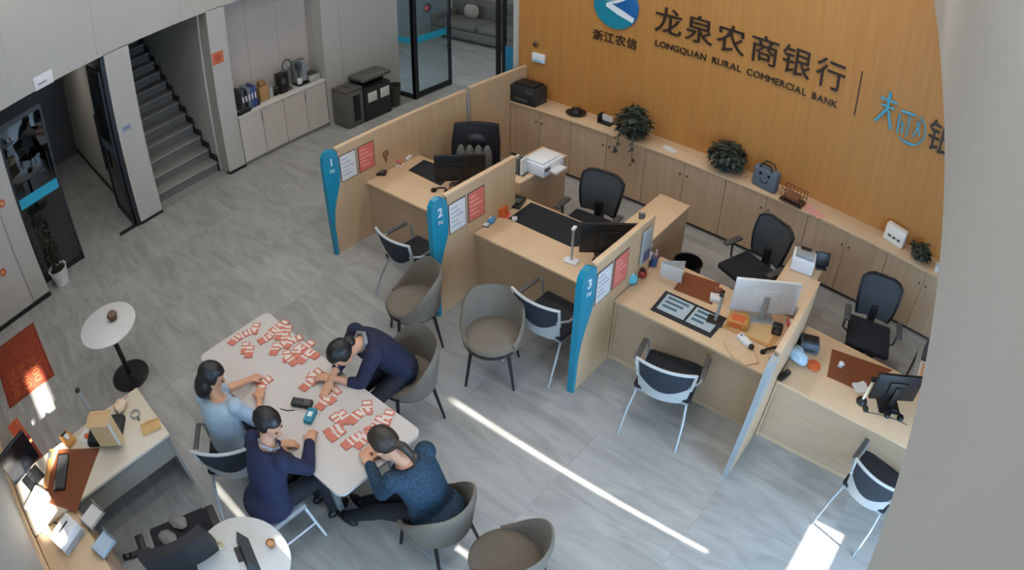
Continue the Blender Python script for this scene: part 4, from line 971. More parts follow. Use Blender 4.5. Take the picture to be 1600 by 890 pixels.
# --- right desk (counter 4)
t, q = flat('desk_mat', 'brown leather desk mat on the right desk', 'mat', [(1292, 588), (1300, 545), (1395, 578), (1345, 612)], DT, .003, m_brown); MB().prism([(p[0]*.95, p[1]*.95) for p in q], 'z', .003, .0036).build('stitched_field', mat('brown_field', (120, 64, 34), .6), t, smooth=0)
t = put('orange_disc', 'round orange plastic lid on the right desk', 'lid', 1271, 572, DT); MB().lathe([(.06, 0), (.07, .006), (.068, .02), (.055, .026)], 22).build('disc', m_orange, t); MB().lathe([(.015, .0262), (.012, .034)], 12).build('knob', m_orange, t)
t = put('plastic_bag', 'crumpled pale blue plastic bag on the right desk', 'bag', 1243, 562, DT, 1.1); MB().ell((0, 0, .06), .07, .12, .06, 16, 12, fn=lambda u: 1+.18*math.sin(11*u.x+4*u.y)*math.cos(9*u.z)).build('bag', mat('bag_blue', (170, 196, 214), .4), t, smooth=25); MB().tube([(0, .10, .08), (.03, .14, .11), (.0, .16, .09)], .008, 6).build('handle', mat('bag_blue', (170, 196, 214), .4), t)
t = put('card_printer', 'dark grey card printer on the right desk near the partition', 'printer', 1262, 543, DT, .35); MB().rbox(-.10, .10, -.08, .08, 0, .10, .015).build('body', mat('slate', (78, 90, 100), .5), t); MB().rbox(-.08, .08, -.05, .05, .1005, .115, .005).build('lid', m_blk, t); MB().box(-.06, .06, -.0815, -.0802, .03, .045).build('slot', m_blk, t)
t = put('desk_phone', 'black cordless phone at the front left of the right desk', 'phone', 1224, 588, DT, -.3); MB().rbox(-.03, .03, -.08, .08, 0, .035, .012).build('body', m_blk, t); MB().box(-.02, .02, .02, .06, .0352, .0365).build('display', m_dgrey, t)
t = put('paper_ball', 'small white folded tissue on the brown mat', 'tissue', 1314, 571, DT+.004); MB().ell((0, 0, .022), .032, .028, .022, 12, 8, fn=lambda u: 1+.2*math.sin(9*u.x)*math.cos(8*u.y)).build('tissue', m_paper, t, smooth=20); MB().box(-.03, .02, -.03, .0, 0, .003).build('corner', m_paper, t)
monitor('black monitor seen from behind on the right desk', .60, 4.52, .975, face(-.45, .85), .52, .29, tilt=0)
t = put('webcam_stand', 'black round based webcam stand with a cream arm on the right desk', 'camera', 1346, 628, DT, .5); MB().lathe([(.055, 0), (.06, .012), (.05, .03), (.03, .045)], 20).build('base', m_blk, t); MB().tube([(0, 0, .04), (.05, .05, .22)], .014, 8).build('arm', mat('cream_arm', (226, 214, 188), .5), t); MB().rbox(.02, .09, .03, .08, .215, .245, .008).build('head', m_blk, t)
t = put('headset', 'black headset on the right desk in front of the black monitor', 'headset', 1396, 652, DT, .3)
MB().tube([(.075*math.cos(a), .075*math.sin(a), .02) for a in [PI*k/12 for k in range(13)]], .011, 8).build('band', m_blk, t)
for s in (-1, 1): MB().lathe([(.034, 0), (.038, .015), (.03, .035)], 14, c=(s*.075, 0, 0)).build('ear_cup', m_blk, t)
t = put('mouse', 'black mouse at the front edge of the right desk', 'mouse', 1352, 640, DT, .3); MB().ell((0, 0, .016), .03, .045, .016, 14, 8).build('shell', m_blk, t); MB().rbox(-.004, .004, .015, .03, .028, .034, .002).build('wheel', m_grey, t)
tag(MB().tube([at(1352, 643, DT+.004), at(1375, 648, DT+.004), at(1400, 655, DT+.004), at(1418, 664, DT+.004)], .0035, 6).build('mouse_cable', m_blk), 'thin black mouse cable along the right desk edge', 'cable')
t = put('paper_sheets', 'white papers under the webcam stand on the right desk', 'paper', 1345, 605, DT+.004, .6)
for k in range(2): MB().box(-.08, .08, -.06, .06, .002*k, .002*k+.0015, Matrix.Rotation(.3*k, 4, 'Z')).build('sheet', m_paper, t, smooth=0)
# side stack behind the right desk
t = thing('file_trolley', 'grey side trolley with files and a box beside the right desk', 'trolley', (.98, 5.45, 0)); MB().rbox(-.2, .2, -.32, .32, .62, .65, .005).build('top', m_grey, t); MB().rbox(-.18, .18, -.30, .30, .12, .14, .004).build('shelf', m_dgrey, t)
for sx in (-1, 1):
    for sy in (-1, 1): MB().box(sx*.18-.012, sx*.18+.012, sy*.30-.012, sy*.30+.012, 0, .62).build('post', m_dgrey, t)
t = thing('archive_box', 'dark archive box on the grey side trolley', 'box', (.98, 5.62, .6505)); MB().rbox(-.14, .14, -.10, .10, 0, .22, .008).build('box', m_dgrey, t); MB().rbox(-.145, .145, -.105, .105, .2202, .25, .005).build('lid', m_blk, t)
t = thing('paper_stack', 'stack of white papers on the grey side trolley', 'paper', (.96, 5.30, .6505)); MB().box(-.12, .12, -.15, .15, 0, .05).build('stack', m_paper, t); MB().box(-.1, .1, -.12, .1, .0502, .07).build('folder', mat('folder_tan', (196, 150, 110), .7), t)

# ================================================================= ON THE WALL CABINETS (z = .90)
ZC = .90
t = put('laser_printer', 'black laser printer at the left end of the oak worktop', 'printer', 824, 158, ZC, 0)
MB().rbox(-.20, .24, -.15, .15, 0, .27, .015).build('body', mat('printer_black', (40, 40, 42), .5), t); MB().rbox(-.16, .20, -.11, .12, .2705, .30, .008).build('scanner_lid', m_blk, t); MB().rbox(-.12, .12, -.17, -.1505, .05, .09, .004).build('tray', m_dgrey, t); MB().rbox(.10, .21, -.1535, -.1505, .18, .23, .001).build('panel', m_dgrey, t)
t = put('black_tray', 'round black tray with raised middle on the oak worktop', 'tray', 900, 178, ZC, 0); MB().lathe([(.12, 0), (.14, .02), (.145, .03), (.13, .028), (.09, .035), (.07, .08), (.04, .09)], 24).build('tray', m_blk, t); MB().lathe([(.02, .0902), (.015, .10)], 12).build('knob', m_dgrey, t)
t = put('card_display', 'black box holding a white card on the oak worktop left of the trailing plant', 'box', 946, 193, ZC, 0); MB().rbox(-.10, .10, -.06, .08, 0, .03, .005).build('box', m_blk, t); MB().rbox(-.10, -.085, -.06, .08, .0305, .13, .003).build('side', m_blk, t); MB().box(-.07, .09, .02, .03, .0305, .12).build('card', m_paper, t)
def bush(label, px, py, z, r, h, trail, name='potted_plant', pot=m_dgrey, seed=1, pr=.09, ph=.14, n=240):
    rnd = random.Random(seed); t = put(name, label, 'plant', px, py, z)
    MB().lathe([(pr*.75, 0), (pr, ph), (pr*1.05, ph+.005), (pr*.9, ph+.005), (pr*.85, ph-.02)], 20).build('pot', pot, t)
    MB().lathe([(pr*.84, ph-.03), (pr*.8, ph-.018)], 16).build('soil', mat('soil', (50, 40, 32), .95), t)
    st_ = MB(); lf = MB()
    for k in range(n):
        a = rnd.uniform(0, 2*PI); e = rnd.uniform(-.9, 1.5); rr = r*rnd.uniform(.35, 1); c = Vector((rr*math.cos(a)*math.cos(e), rr*math.sin(a)*math.cos(e), ph+h*.35+h*.75*math.sin(e)*rnd.uniform(.5, 1)))
        c.y = min(c.y, .17); c.z = max(c.z, .03)
        L_ = rnd.uniform(.06, .11); w = L_*.36; Mx = Matrix.Translation(c) @ Matrix.Rotation(a+rnd.uniform(-.5, .5), 4, 'Z') @ Matrix.Rotation(rnd.uniform(-.3, .9), 4, 'Y')
        lf.add([(0, 0, 0), (L_*.5, w, .006), (L_, 0, -.01), (L_*.5, -w, .006), (L_*.5, 0, .0)], [(0, 4, 1), (1, 4, 2), (0, 3, 4), (4, 3, 2)], Mx)
        if k % 6 == 0: st_.tube([(0, 0, ph-.02), (c.x*.5, c.y*.5, (ph+c.z)/2+.02), tuple(c)], .003, 5)
    for q in range(trail):
        x0 = -.08+.16*q/max(1, trail-1); pts = [(x0*.6, -.06, ph), (x0, -.14, ph+.02), (x0*1.3, -.19, ph-.10), (x0*1.5, -.20, -.08), (x0*1.6, -.20, -.16-.10*(q % 2))]
        st_.tube(pts, .004, 5)
        for k in range(9):
            f_ = k/8*(len(pts)-1); i = min(len(pts)-2, int(f_)); c = Vector(pts[i]).lerp(Vector(pts[i+1]), f_-i); L_ = .075
            Mx = Matrix.Translation(c) @ Matrix.Rotation(-PI/2+rnd.uniform(-1.2, 1.2), 4, 'Z') @ Matrix.Rotation(rnd.uniform(.2, 1), 4, 'Y')
            lf.add([(0, 0, 0), (L_*.5, L_*.42, .006), (L_, 0, -.01), (L_*.5, -L_*.42, .006), (L_*.5, 0, 0)], [(0, 4, 1), (1, 4, 2), (0, 3, 4), (4, 3, 2)], Mx)
    st_.build('stems', mat('stem', (70, 76, 48), .7), t); lf.build('foliage', m_green, t, smooth=0)
    return t
bush('trailing pot plant with vines hanging over the oak cabinet front', 988, 216, ZC, .21, .30, 2, seed=3, n=560)
bush('bushy pot plant without vines on the oak worktop beside the denim bag', 1133, 266, ZC, .23, .22, 0, seed=5, n=560)
t = put('folded_paper', 'white folded paper between the two plants on the oak worktop', 'paper', 1046, 234, ZC, -.3); MB().box(-.10, .10, -.05, .05, 0, .012).build('sheet', m_paper, t); MB().box(-.09, .02, -.04, .05, .0122, .02, Matrix.Rotation(.2, 4, 'Z')).build('fold', m_paper, t)
t = put('denim_bag', 'grey blue denim bag with dark handles on the oak worktop', 'bag', 1194, 293, ZC, -.15)
MB().rbox(-.17, .17, -.07, .07, 0, .27, .03, 3).build('bag', mat('denim', (92, 104, 113), .9, bump=.2, bscale=300), t)
for s in (-1, 1): MB().tube([(-.09, s*.06, .265), (-.06, s*.05, .33), (.06, s*.05, .33), (.09, s*.06, .265)], .010, 8).build('handle', m_blk, t)
for s in (-1, 1): MB().lathe([(.022, 0), (.018, .005)], 12, Matrix.Translation((s*.06, -.0705, .20)) @ Matrix.Rotation(PI/2, 4, 'X')).build('button', m_blk, t)
MB().tube([(.055*math.cos(a), -.071, .14+.05*math.sin(a)) for a in [PI+PI*k/8 for k in range(9)]], .006, 6).build('stitched_curve', m_blk, t)
t = put('wire_basket', 'brown wire basket on the oak worktop right of the denim bag', 'basket', 1238, 316, ZC, -.1)
m_wire = mat('brown_wire', (120, 72, 44), .5)
for z in (.02, .09, .17): MB().tube([(-.15, -.10, z), (.15, -.10, z), (.15, .10, z), (-.15, .10, z)], .006, 6, closed=True).build('hoop', m_wire, t)
for k in range(7):
    x = -.15+.05*k
    for s in (-1, 1): MB().tube([(x, s*.10, .0), (x, s*.10, .17)], .004, 6).build('wire', m_wire, t)
MB().rbox(-.14, .14, -.09, .09, .004, .05, .006).build('liner', m_blk, t); MB().rbox(-.10, .08, -.07, .07, .0505, .10, .006).build('inner_box', mat('inner_brown', (136, 92, 62), .7), t)
t = put('pink_leaflet', 'pink striped leaflet on the oak worktop', 'paper', 1273, 332, ZC, -.35)
for k in range(4): MB().box(-.12+.07*k-.03, -.12+.07*k+.03, -.08, .08, .0, .004).build('stripe', mat('pink_slip', (226, 160, 156), .7), t, smooth=0)
t = put('box_sign', 'white square box sign with dark print on the oak worktop', 'box', 1396, 378, ZC, -.25); MB().rbox(-.15, .15, -.06, .06, 0, .22, .015).build('case', mat('offwhite', (226, 222, 210), .5), t)
for k in range(3): MB().box(-.09+.07*k, -.04+.07*k, -.0612, -.0602, .07, .10).build('print', m_dgrey, t)
bush('small dark pot plant at the right end of the oak worktop', 1436, 404, ZC, .12, .12, 0, seed=9, pr=.06, ph=.08, n=140)
t = put('white_cup', 'white cup at the far right of the oak worktop', 'cup', 1463, 424, ZC); MB().lathe([(.03, 0), (.04, .09), (.043, .095), (.035, .09), (.028, .01)], 18).build('cup', m_white, t); MB().tube([(.04, 0, .075), (.065, 0, .07), (.065, 0, .035), (.035, 0, .025)], .006, 6).build('handle', m_white, t)

# ================================================================= NICHE COUNTER, BINS
ZN = .8875
def nput(name, label, cat, px, py, z, rz=0.0):
    p = on(0, px, py, XL-.24); t = thing(name, label, cat, (XL-.24, min(5.78, max(4.28, p.y)), z), rz); t.scale = (1.2, 1.12, 1.3); return t
t = nput('folder_rack', 'dark open rack base under the row of folders on the niche counter', 'rack', 386, 158, ZN, 0); t.scale = (1, 1, 1)
MB().rbox(-.16, .14, -.17, .17, 0, .0115, .004).build('base', m_dgrey, t); MB().rbox(-.16, .14, -.17, -.16, .012, .10, .003).build('end_stop', m_dgrey, t); MB().rbox(-.16, .14, .16, .17, .012, .10, .003).build('end_stop', m_dgrey, t)
fo = Vector(t.location)
for k, (lab, m) in enumerate((('charcoal', mat('folder_dk', (70, 74, 78), .7)), ('black', m_blk), ('light grey', mat('folder_gr', (120, 126, 128), .7)), ('blue', mat('folder_bl', (60, 92, 140), .7)), ('violet blue', mat('folder_vi', (74, 84, 134), .7)))):
    f_ = thing('ring_folder', lab+' folder standing in the row on the niche counter', 'folder', (fo.x, fo.y-.125+.06*k, fo.z+.012), 0, 'folders on the niche counter')
    MB().rbox(-.15, .12, -.026, .026, 0, .36-.03*(k % 2), .004).build('cover', m, f_); MB().box(.1201, .1215, -.015, .015, .14, .24).build('spine_tag', m_paper, f_)
t = nput('black_tray', 'black pen tray at the front of the niche counter', 'tray', 372, 176, ZN, .1); t.location.x = XL-.05; MB().rbox(-.03, .03, -.12, .12, 0, .05, .012).build('tray', m_blk, t); MB().box(-.02, .02, -.10, .10, .0502, .053).build('mat', m_dgrey, t)
t = nput('ochre_box', 'ochre box with a smaller brown box on top on the niche counter', 'box', 411, 150, ZN, 0); MB().rbox(-.07, .06, -.08, .08, 0, .20, .01).build('box', mat('kit_ochre', (178, 138, 92), .6), t); MB().rbox(-.05, .05, -.06, .05, .2005, .27, .008).build('small_box', mat('kit_brown', (150, 110, 70), .6), t)
t = nput('glass_jar', 'clear jar with grey lid on the niche counter', 'jar', 423, 146, ZN, 0); MB().lathe([(.04, 0), (.045, .01), (.045, .12), (.035, .13)], 16).build('jar', mat('jar_clear', (180, 184, 180), .2), t); MB().lathe([(.036, .1302), (.036, .15)], 16).build('lid', m_grey, t)
t = nput('box_speaker', 'black box speaker standing on the niche counter', 'speaker', 440, 132, ZN, 0); MB().rbox(-.08, .08, -.07, .07, 0, .27, .012).build('cabinet', m_blk, t); MB().lathe([(.045, 0), (.04, .004)], 16, Matrix.Translation((.0802, 0, .17)) @ Matrix.Rotation(PI/2, 4, 'Y')).build('cone', m_dgrey, t)
t = nput('bowl_stack', 'stack of dark bowls on the niche counter', 'bowls', 431, 146, ZN, 0)
for k in range(3): MB().lathe([(.035, .035*k), (.07, .03+.035*k), (.073, .034+.035*k), (.05, .032+.035*k)], 18).build('bowl', (m_blk, mat('bowl_br', (104, 92, 78), .5), m_dgrey)[k], t)
t = nput('coffee_machine', 'grey coffee machine with silver spout on the niche counter', 'machine', 470, 124, ZN, 0)
MB().rbox(-.11, .09, -.10, .12, 0, .03, .008).build('base', m_blk, t); MB().rbox(-.11, -.02, -.10, .12, .0305, .34, .015).build('tower', mat('mach_gr', (104, 108, 106), .5), t); MB().rbox(-.02, .08, -.08, .10, .24, .33, .012).build('brew_head', m_dgrey, t)
MB().prism([(.0, .05), (.06, .05), (.12, .34), (.03, .34)], 'y', -.02, .07).build('silver_panel', m_silver, t, smooth=0); MB().lathe([(.04, .031), (.045, .10)], 14, c=(.04, -.05, 0)).build('cup', m_white, t)
t = nput('desk_fan', 'small round grey fan behind the coffee machine', 'fan', 449, 112, ZN, 0); MB().lathe([(.06, 0), (.05, .02)], 16).build('foot', m_dgrey, t); MB().tube([(0, 0, .02), (0, 0, .26)], .012, 8).build('stem', m_dgrey, t); MB().tube([(0, .08*math.cos(a), .34+.08*math.sin(a)) for a in [2*PI*k/18 for k in range(18)]], .012, 8, closed=True).build('guard', m_dgrey, t)
for k in range(3): MB().ell((0, .04*math.cos(k*2.09), .34+.04*math.sin(k*2.09)), .006, .026, .026, 10, 6).build('blade', m_grey, t)
t = nput('low_tray', 'pale tray with dark rim at the right end of the niche counter', 'tray', 508, 116, ZN, 0); MB().rbox(-.12, .10, -.10, .10, 0, .09, .02).build('tray', mat('tray_pale', (172, 172, 162), .5), t); MB().rbox(-.10, .08, -.08, .08, .0902, .11, .006).build('contents', m_dgrey, t)
# floor standing bins by the wall
t = thing('grey_shredder', 'dark grey floor shredder beside the white niche cabinets', 'shredder', (-8.62, 6.14, 0)); MB().rbox(-.20, .22, -.16, .20, .02, .66, .02).build('body', mat('shred', (96, 94, 92), .5), t); MB().rbox(.2205, .228, -.02, .12, .10, .58, .002).build('dark_window', m_blk, t); MB().rbox(-.20, .22, -.16, .20, .6605, .70, .01).build('head', mat('shred_top', (88, 84, 82), .5), t); MB().box(-.12, .14, .0, .02, .7002, .704).build('slot', m_blk, t); MB().rbox(-.16, .18, -.12, .16, 0, .02, .004).build('plinth', m_blk, t)
t = thing('sorting_bin', 'black two compartment waste bin with two white labels', 'bin', (-8.60, 6.66, 0)); MB().rbox(-.20, .20, -.30, .30, 0, .62, .02).build('body', mat('bin_blk', (40, 41, 42), .5), t); MB().rbox(-.22, .22, -.32, .32, .74, .82, .03, 3).build('hood', mat('bin_hood', (92, 90, 86), .5), t); MB().rbox(-.20, .02, -.30, .30, .6205, .7395, .01).build('neck', m_blk, t)
for k in range(2): MB().rbox(.2005, .206, -.22+.28*k, -.02+.28*k, .34, .52, .002).build('label_plate', m_paper, t); 
t = thing('small_bin', 'small round dark waste bin next to the black glass door frame', 'bin', (-8.58, 7.16, 0)); MB().lathe([(.11, 0), (.14, .40), (.145, .41), (.13, .40), (.10, .02)], 22).build('bucket', mat('bin_brown', (62, 58, 52), .6), t); MB().tube([(.143*math.cos(a), .143*math.sin(a), .405) for a in [2*PI*k/22 for k in range(22)]], .007, 6, closed=True).build('rim', m_blk, t)

# ================================================================= WALL MARKS ON THE LEFT
p = on(0, 68, 125, XL); t = thing('door_sign', 'small white sign above the dark passage', 'sign', (XL, p.y, p.z)); MB().rbox(.0005, .02, -.16, .16, -.10, .10, .004).build('plate', m_white, t); MB().box(.0202, .021, -.10, .05, -.04, -.01).build('print', m_grey, t)
p = on(0, 340, 90, XL); t = thing('red_poster', 'small red square notice on the column by the niche', 'notice', (XL, p.y, p.z)); MB().box(.0005, .004, -.10, .10, -.10, .10).build('sheet', mat('red_sq', (196, 104, 70), .7), t); MB().prism([(0, .07), (.07, 0), (0, -.07), (-.07, 0)], 'x', .0042, .005).build('diamond', mat('red_dia', (176, 80, 50), .7), t, smooth=0)
p = on(0, 197, 200, XL); t = thing('small_notice', 'tiny blue grey sticker on the column by the stairs', 'sticker', (XL, p.y, p.z)); MB().box(.0005, .003, -.08, .08, -.05, .05).build('sheet', mat('sticker', (150, 156, 172), .7), t); MB().box(.0032, .004, -.06, .06, -.01, .02).build('print', mat('st_print', (110, 120, 150), .7), t)
for (px, py, lab) in ((5, 425, 'red round sticker lower on the white door at the left edge'), (3, 318, 'red round sticker higher on the white door at the left edge')):
    p = on(0, px, py, -8.535); t = thing('round_sticker', lab, 'sticker', (-8.5345, p.y, p.z), 0, 'red door stickers'); MB().lathe([(.06, .0005), (.058, .003)], 20, Matrix.Rotation(PI/2, 4, 'Y')).build('disc', mat('st_red', (190, 96, 70), .6), t); MB().lathe([(.025, .0032), (.024, .004)], 14, Matrix.Rotation(PI/2, 4, 'Y')).build('centre', mat('st_gold', (206, 160, 90), .6), t)
# plant in white pot beside the passage
pp_ = at(92, 438, 0)
t = thing('floor_plant', 'dark leafy plant in a white pot beside the passage', 'plant', (-8.66, .36, 0)); MB().lathe([(.12, 0), (.17, .26), (.175, .27), (.15, .26), (.14, .22)], 24).build('pot', m_white, t); MB().lathe([(.145, .20), (.14, .225)], 18).build('soil', mat('soil', (50, 40, 32), .95), t)
rnd = random.Random(4); st_ = MB(); lf = MB()
for k in range(9):
    a = k*.7; tip = Vector((.10*math.cos(a)*rnd.uniform(.4, 1.2), .14*math.sin(a)*rnd.uniform(.4, 1.2), rnd.uniform(.65, 1.0))); b0 = Vector((.05*math.cos(a), .05*math.sin(a), .22)); st_.tube([b0, b0.lerp(tip, .5), tip], .006, 5)
    for j in range(16):
        c = b0.lerp(tip, .15+.85*j/15); L_ = rnd.uniform(.07, .12); Mx = Matrix.Translation(c) @ Matrix.Rotation(rnd.uniform(0, 6.28), 4, 'Z') @ Matrix.Rotation(rnd.uniform(-.6, .5), 4, 'Y'); w = L_*.24
        lf.add([(0, 0, 0), (L_*.5, w, .008), (L_, 0, -.012), (L_*.5, -w, .008), (L_*.5, 0, 0)], [(0, 4, 1), (1, 4, 2), (0, 3, 4), (4, 3, 2)], Mx)
st_.build('stems', mat('stem', (70, 76, 48), .7), t); lf.build('foliage', mat('leaf_dark', (38, 46, 38), .5), t, smooth=0)
# red doormat
m_rug = mat('red_rug', (150, 62, 38), .95, var=.35, vscale=14, bump=.4, bscale=200)
t = thing('doormat', 'red patterned doormat lying before the white door', 'mat', (-7.44, -.82, 0.0005)); MB().rbox(-.71, .71, -.43, .43, 0, .012, .004).build('pile', m_rug, t)
for a in ((-.69, .69, .40, .412), (-.69, .69, -.412, -.40), (-.69, -.678, -.4, .4), (.678, .69, -.4, .4)): MB().box(a[0], a[1], a[2], a[3], .012, .014).build('border', mat('rug_dark', (106, 44, 30), .95), t)
for k in range(4):
    for j in range(3): MB().tube([(.10+.15*k+.05*math.cos(q*.8), -.22+.2*j+.06*math.sin(q*.8), .0125) for q in range(8)], .006, 5, closed=True).build('gold_motif', mat('rug_gold', (186, 110, 58), .9), t)
# ================================================================= BANKNOTES ON THE TABLE
m_note = mat('note_red', (198, 118, 100), .75, var=.12, vscale=30); m_band = mat('note_band', (216, 204, 194), .8)
spots = [(368, 531), (379, 525), (391, 519), (399, 514), (390, 550), (384, 544), (432, 513), (441, 509), (424, 522), (415, 530), (437, 523), (449, 517), (430, 546), (438, 541), (452, 536), (461, 531), (446, 529), (464, 551), (472, 546), (481, 541), (455, 563), (449, 557), (476, 559), (488, 553), (487, 593), (481, 601), (492, 586), (513, 622), (506, 630), (520, 616), (556, 652), (567, 644), (574, 637), (540, 652), (529, 656), (521, 672), (526, 679), (548, 691), (555, 686), (580, 715), (600, 660), (606, 652), (590, 662), (585, 670), (572, 683), (566, 690), (408, 611), (414, 597)]
first = None
def clus(i):
    w = ('in the small cluster at the far left corner', 'in the big cluster along the far side', 'in the trio left of the bowing person', 'in the trio right of the payment terminal', 'in the row beyond the teal box', 'in the loose group before the teal jacket')[(i > 5)+(i > 23)+(i > 26)+(i > 29)+(i > 34)] if i < 46 else 'in front of the light blue shirt hands'
    return 'banded red banknotes '+w+' on the white table'
rnd = random.Random(11)
for i, (x, y) in enumerate(spots):
    p = at(x, y, TT); z = TT+.0005+.0135*(i % 2)*0
    if first is None:
        first = thing('banknote_bundle', clus(0), 'banknotes', (p.x, p.y, z), .2, 'bundles of red banknotes on the table')
        MB().rbox(-.040, .040, -.075, .075, 0, .012, .002, 1).build('notes', m_note, first, smooth=0); MB().box(-.0405, .0405, -.010, .010, -.0002, .0125).build('band', m_band, first, smooth=0); MB().box(-.03, .03, .03, .06, .0121, .0127).build('pale_oval', m_band, first, smooth=0)
    else:
        dup(first, (p.x, p.y, z), rnd.choice((.1, .35, 1.6, -.25, .8))+rnd.uniform(-.15, .15), clus(i))
t = put('card_terminal', 'black payment terminal on the meeting table', 'terminal', 473, 632, TT, face(.9, .6)); MB().rbox(-.04, .04, -.09, .09, 0, .04, .01).build('case', m_blk, t); MB().box(-.03, .03, .02, .075, .0402, .042).build('screen', m_dgrey, t); MB().rbox(-.03, .03, -.075, .01, .0402, .043, .001).build('keypad', mat('keys', (52, 54, 58), .5), t)
t = put('teal_box', 'small teal box with white print on the meeting table', 'box', 486, 652, TT, face(-.5, .9)); MB().rbox(-.035, .035, -.07, .07, 0, .04, .005).build('carton', mat('teal_card', (30, 128, 150), .5), t); MB().box(-.018, .018, -.02, .03, .0402, .041).build('print', m_white, t)
tag(MB().tube([at(438, 638, TT+.004), at(450, 641, TT+.004), at(461, 640, TT+.004)], .004, 6).build('charging_cable', m_blk), 'short black cable of the payment terminal', 'cable')
# ================================================================= ROUND TABLE THINGS
t = put('succulent_pot', 'small brown pot plant on the lone round white table', 'plant', 177, 498, TT); MB().lathe([(.05, 0), (.068, .05), (.07, .055), (.06, .052)], 18).build('pot', mat('pot_brown', (104, 78, 58), .6), t)
for k in range(7): MB().ell((.035*math.cos(k*.9), .035*math.sin(k*.9), .065), .026, .026, .028, 10, 8).build('leaf', mat('succ', (112, 84, 60) if k % 2 else (130, 100, 84), .6), t)
t = put('card_stand', 'black flip card stand on the round white table at the bottom', 'stand', 388, 868, TT, face(.35, 1)); MB().prism([(-.05, 0), (.05, 0), (.004, .12), (-.004, .12)], 'x', -.14, .14).build('tent', mat('stand_blk', (52, 54, 56), .5), t, smooth=0); MB().box(-.1, .03, -.09, -.05, 0, .004).build('foot_flap', m_blk, t); MB().box(-.06, .10, -.034, -.030, .05, .07).build('slot', m_blk, t)
t = put('tea_cup', 'small brown glazed cup on the round white table at the bottom', 'cup', 425, 852, TT); MB().lathe([(.025, 0), (.035, .03), (.036, .045), (.03, .042), (.02, .008)], 18).build('cup', mat('tea_brown', (150, 100, 64), .4), t); MB().lathe([(.028, .03), (.026, .034)], 14).build('tea', mat('tea', (200, 150, 96), .2), t)
t = put('tassel_dish', 'pale dish with a yellowish tassel on the round white table at the bottom', 'dish', 345, 853, TT); MB().lathe([(.03, 0), (.04, .01), (.036, .012)], 16).build('dish', mat('dish', (206, 200, 184), .5), t); MB().tube([(-.03, .0, .014), (.0, .02, .02), (.03, .0, .015)], .007, 6).build('tassel', mat('tassel', (190, 172, 130), .8), t)

# ================================================================= BACK ROOM
m_sofa = mat('grey_sofa', (112, 110, 104), .9, bump=.2, bscale=120)
t = thing('sofa', 'low grey sofa in the room behind the glass door', 'sofa', (-9.9, 11.35, 0))
MB().rbox(-1.5, 1.5, -.55, .40, .06, .30, .04).build('base', m_sofa, t); MB().rbox(-1.5, 1.5, .22, .52, .3005, .86, .08, 3).build('backrest', m_sofa, t)
for k in range(2): MB().rbox(-1.28+1.29*k, -.01+1.28*k, -.55, .21, .3005, .46, .05, 3).build('seat_cushion', m_sofa, t)
for s in (-1, 1): MB().rbox(s*1.40-.11, s*1.40+.11, -.55, .20, .3005, .62, .05, 3).build('arm', m_sofa, t)
for sx in (-1, 1):
    for sy in (-.45, .30): MB().box(sx*1.35-.03, sx*1.35+.03, sy-.03, sy+.03, 0, .06).build('foot', m_blk, t)
t = thing('sofa_cushion', 'pale patterned cushion on the grey sofa', 'cushion', (-10.55, 11.38, .4605), .2); MB().ell((0, 0, .19), .20, .08, .19, 16, 12, fn=lambda u: 1+.12*abs(u.x*u.z)*2).build('pillow', mat('pillow', (176, 168, 156), .9, var=.3, vscale=12), t); MB().tube([(.19*math.cos(a), 0, .19+.18*math.sin(a)) for a in [2*PI*k/20 for k in range(20)]], .006, 6, closed=True).build('piping', m_dgrey, t)
p = on(0, 668, 12, xd)
t = thing('glass_sticker', 'round red and black sticker on the open glass door', 'sticker', (xd+.0062, p.y, p.z)); MB().lathe([(.09, .0), (.09, .002)], 20, Matrix.Rotation(PI/2, 4, 'Y')).build('disc', mat('stk_dark', (70, 60, 66), .6), t); MB().lathe([(.05, .0022), (.05, .003)], 16, Matrix.Rotation(PI/2, 4, 'Y') @ Matrix.Translation((.0, -.03, 0))).build('red_dot', m_red, t)

# ================================================================= LEFT DESK
t = thing('side_desk', 'grey topped work desk at the lower left, crowded with office things', 'desk', (-4.30, -.45, 0))
m_dk2 = mat('greige_top', (204, 192, 174), .5, var=.03)
MB().rbox(-.37, .37, -.86, .88, DT-.03, DT, .004).build('desktop', m_dk2, t)
MB().box(.27, .29, -.84, .86, DT-.34, DT-.0305).build('front_rail', mat('greige_side', (150, 144, 134), .6), t, smooth=0); MB().box(-.30, -.28, -.84, .86, .10, DT-.0305).build('modesty_panel', m_dk2, t, smooth=0)
for y0 in (-.86, .84): MB().box(-.32, .30, y0, y0+.03, 0, DT-.0305).build('end_panel', m_grey, t, smooth=0)
t = thing('side_cabinet', 'oak edged low cabinet carrying paper trays at the lower left corner', 'cabinet', (-3.35, -1.035, 0))
MB().rbox(-.58, .60, -.28, .28, .69, .72, .004).build('top', m_desktop, t); MB().box(-.57, .59, -.27, .27, .05, .6895).build('body', m_cab, t, smooth=0); MB().box(-.55, .57, -.25, .25, 0, .05).build('plinth', m_dgrey, t, smooth=0)
for k in range(3):
    dd = MB().rbox(-.565+.39*k, -.19+.39*k, .2705, .285, .06, .68, .002).build('door', m_cab, t); MB().rbox(-.24+.39*k, -.225+.39*k, .2852, .30, .40, .52, .003).build('handle', m_dgrey, dd)
LD = DT
_k0 = at(100, 700, DT); _k1 = at(90, 776, DT); KR = math.atan2(_k1.y-_k0.y, _k1.x-_k0.x)
monitor('black monitor on the left desk turned to the black chair', -4.50, -1.06, 1.04, face(1, .30), .42, .34, tilt=0)
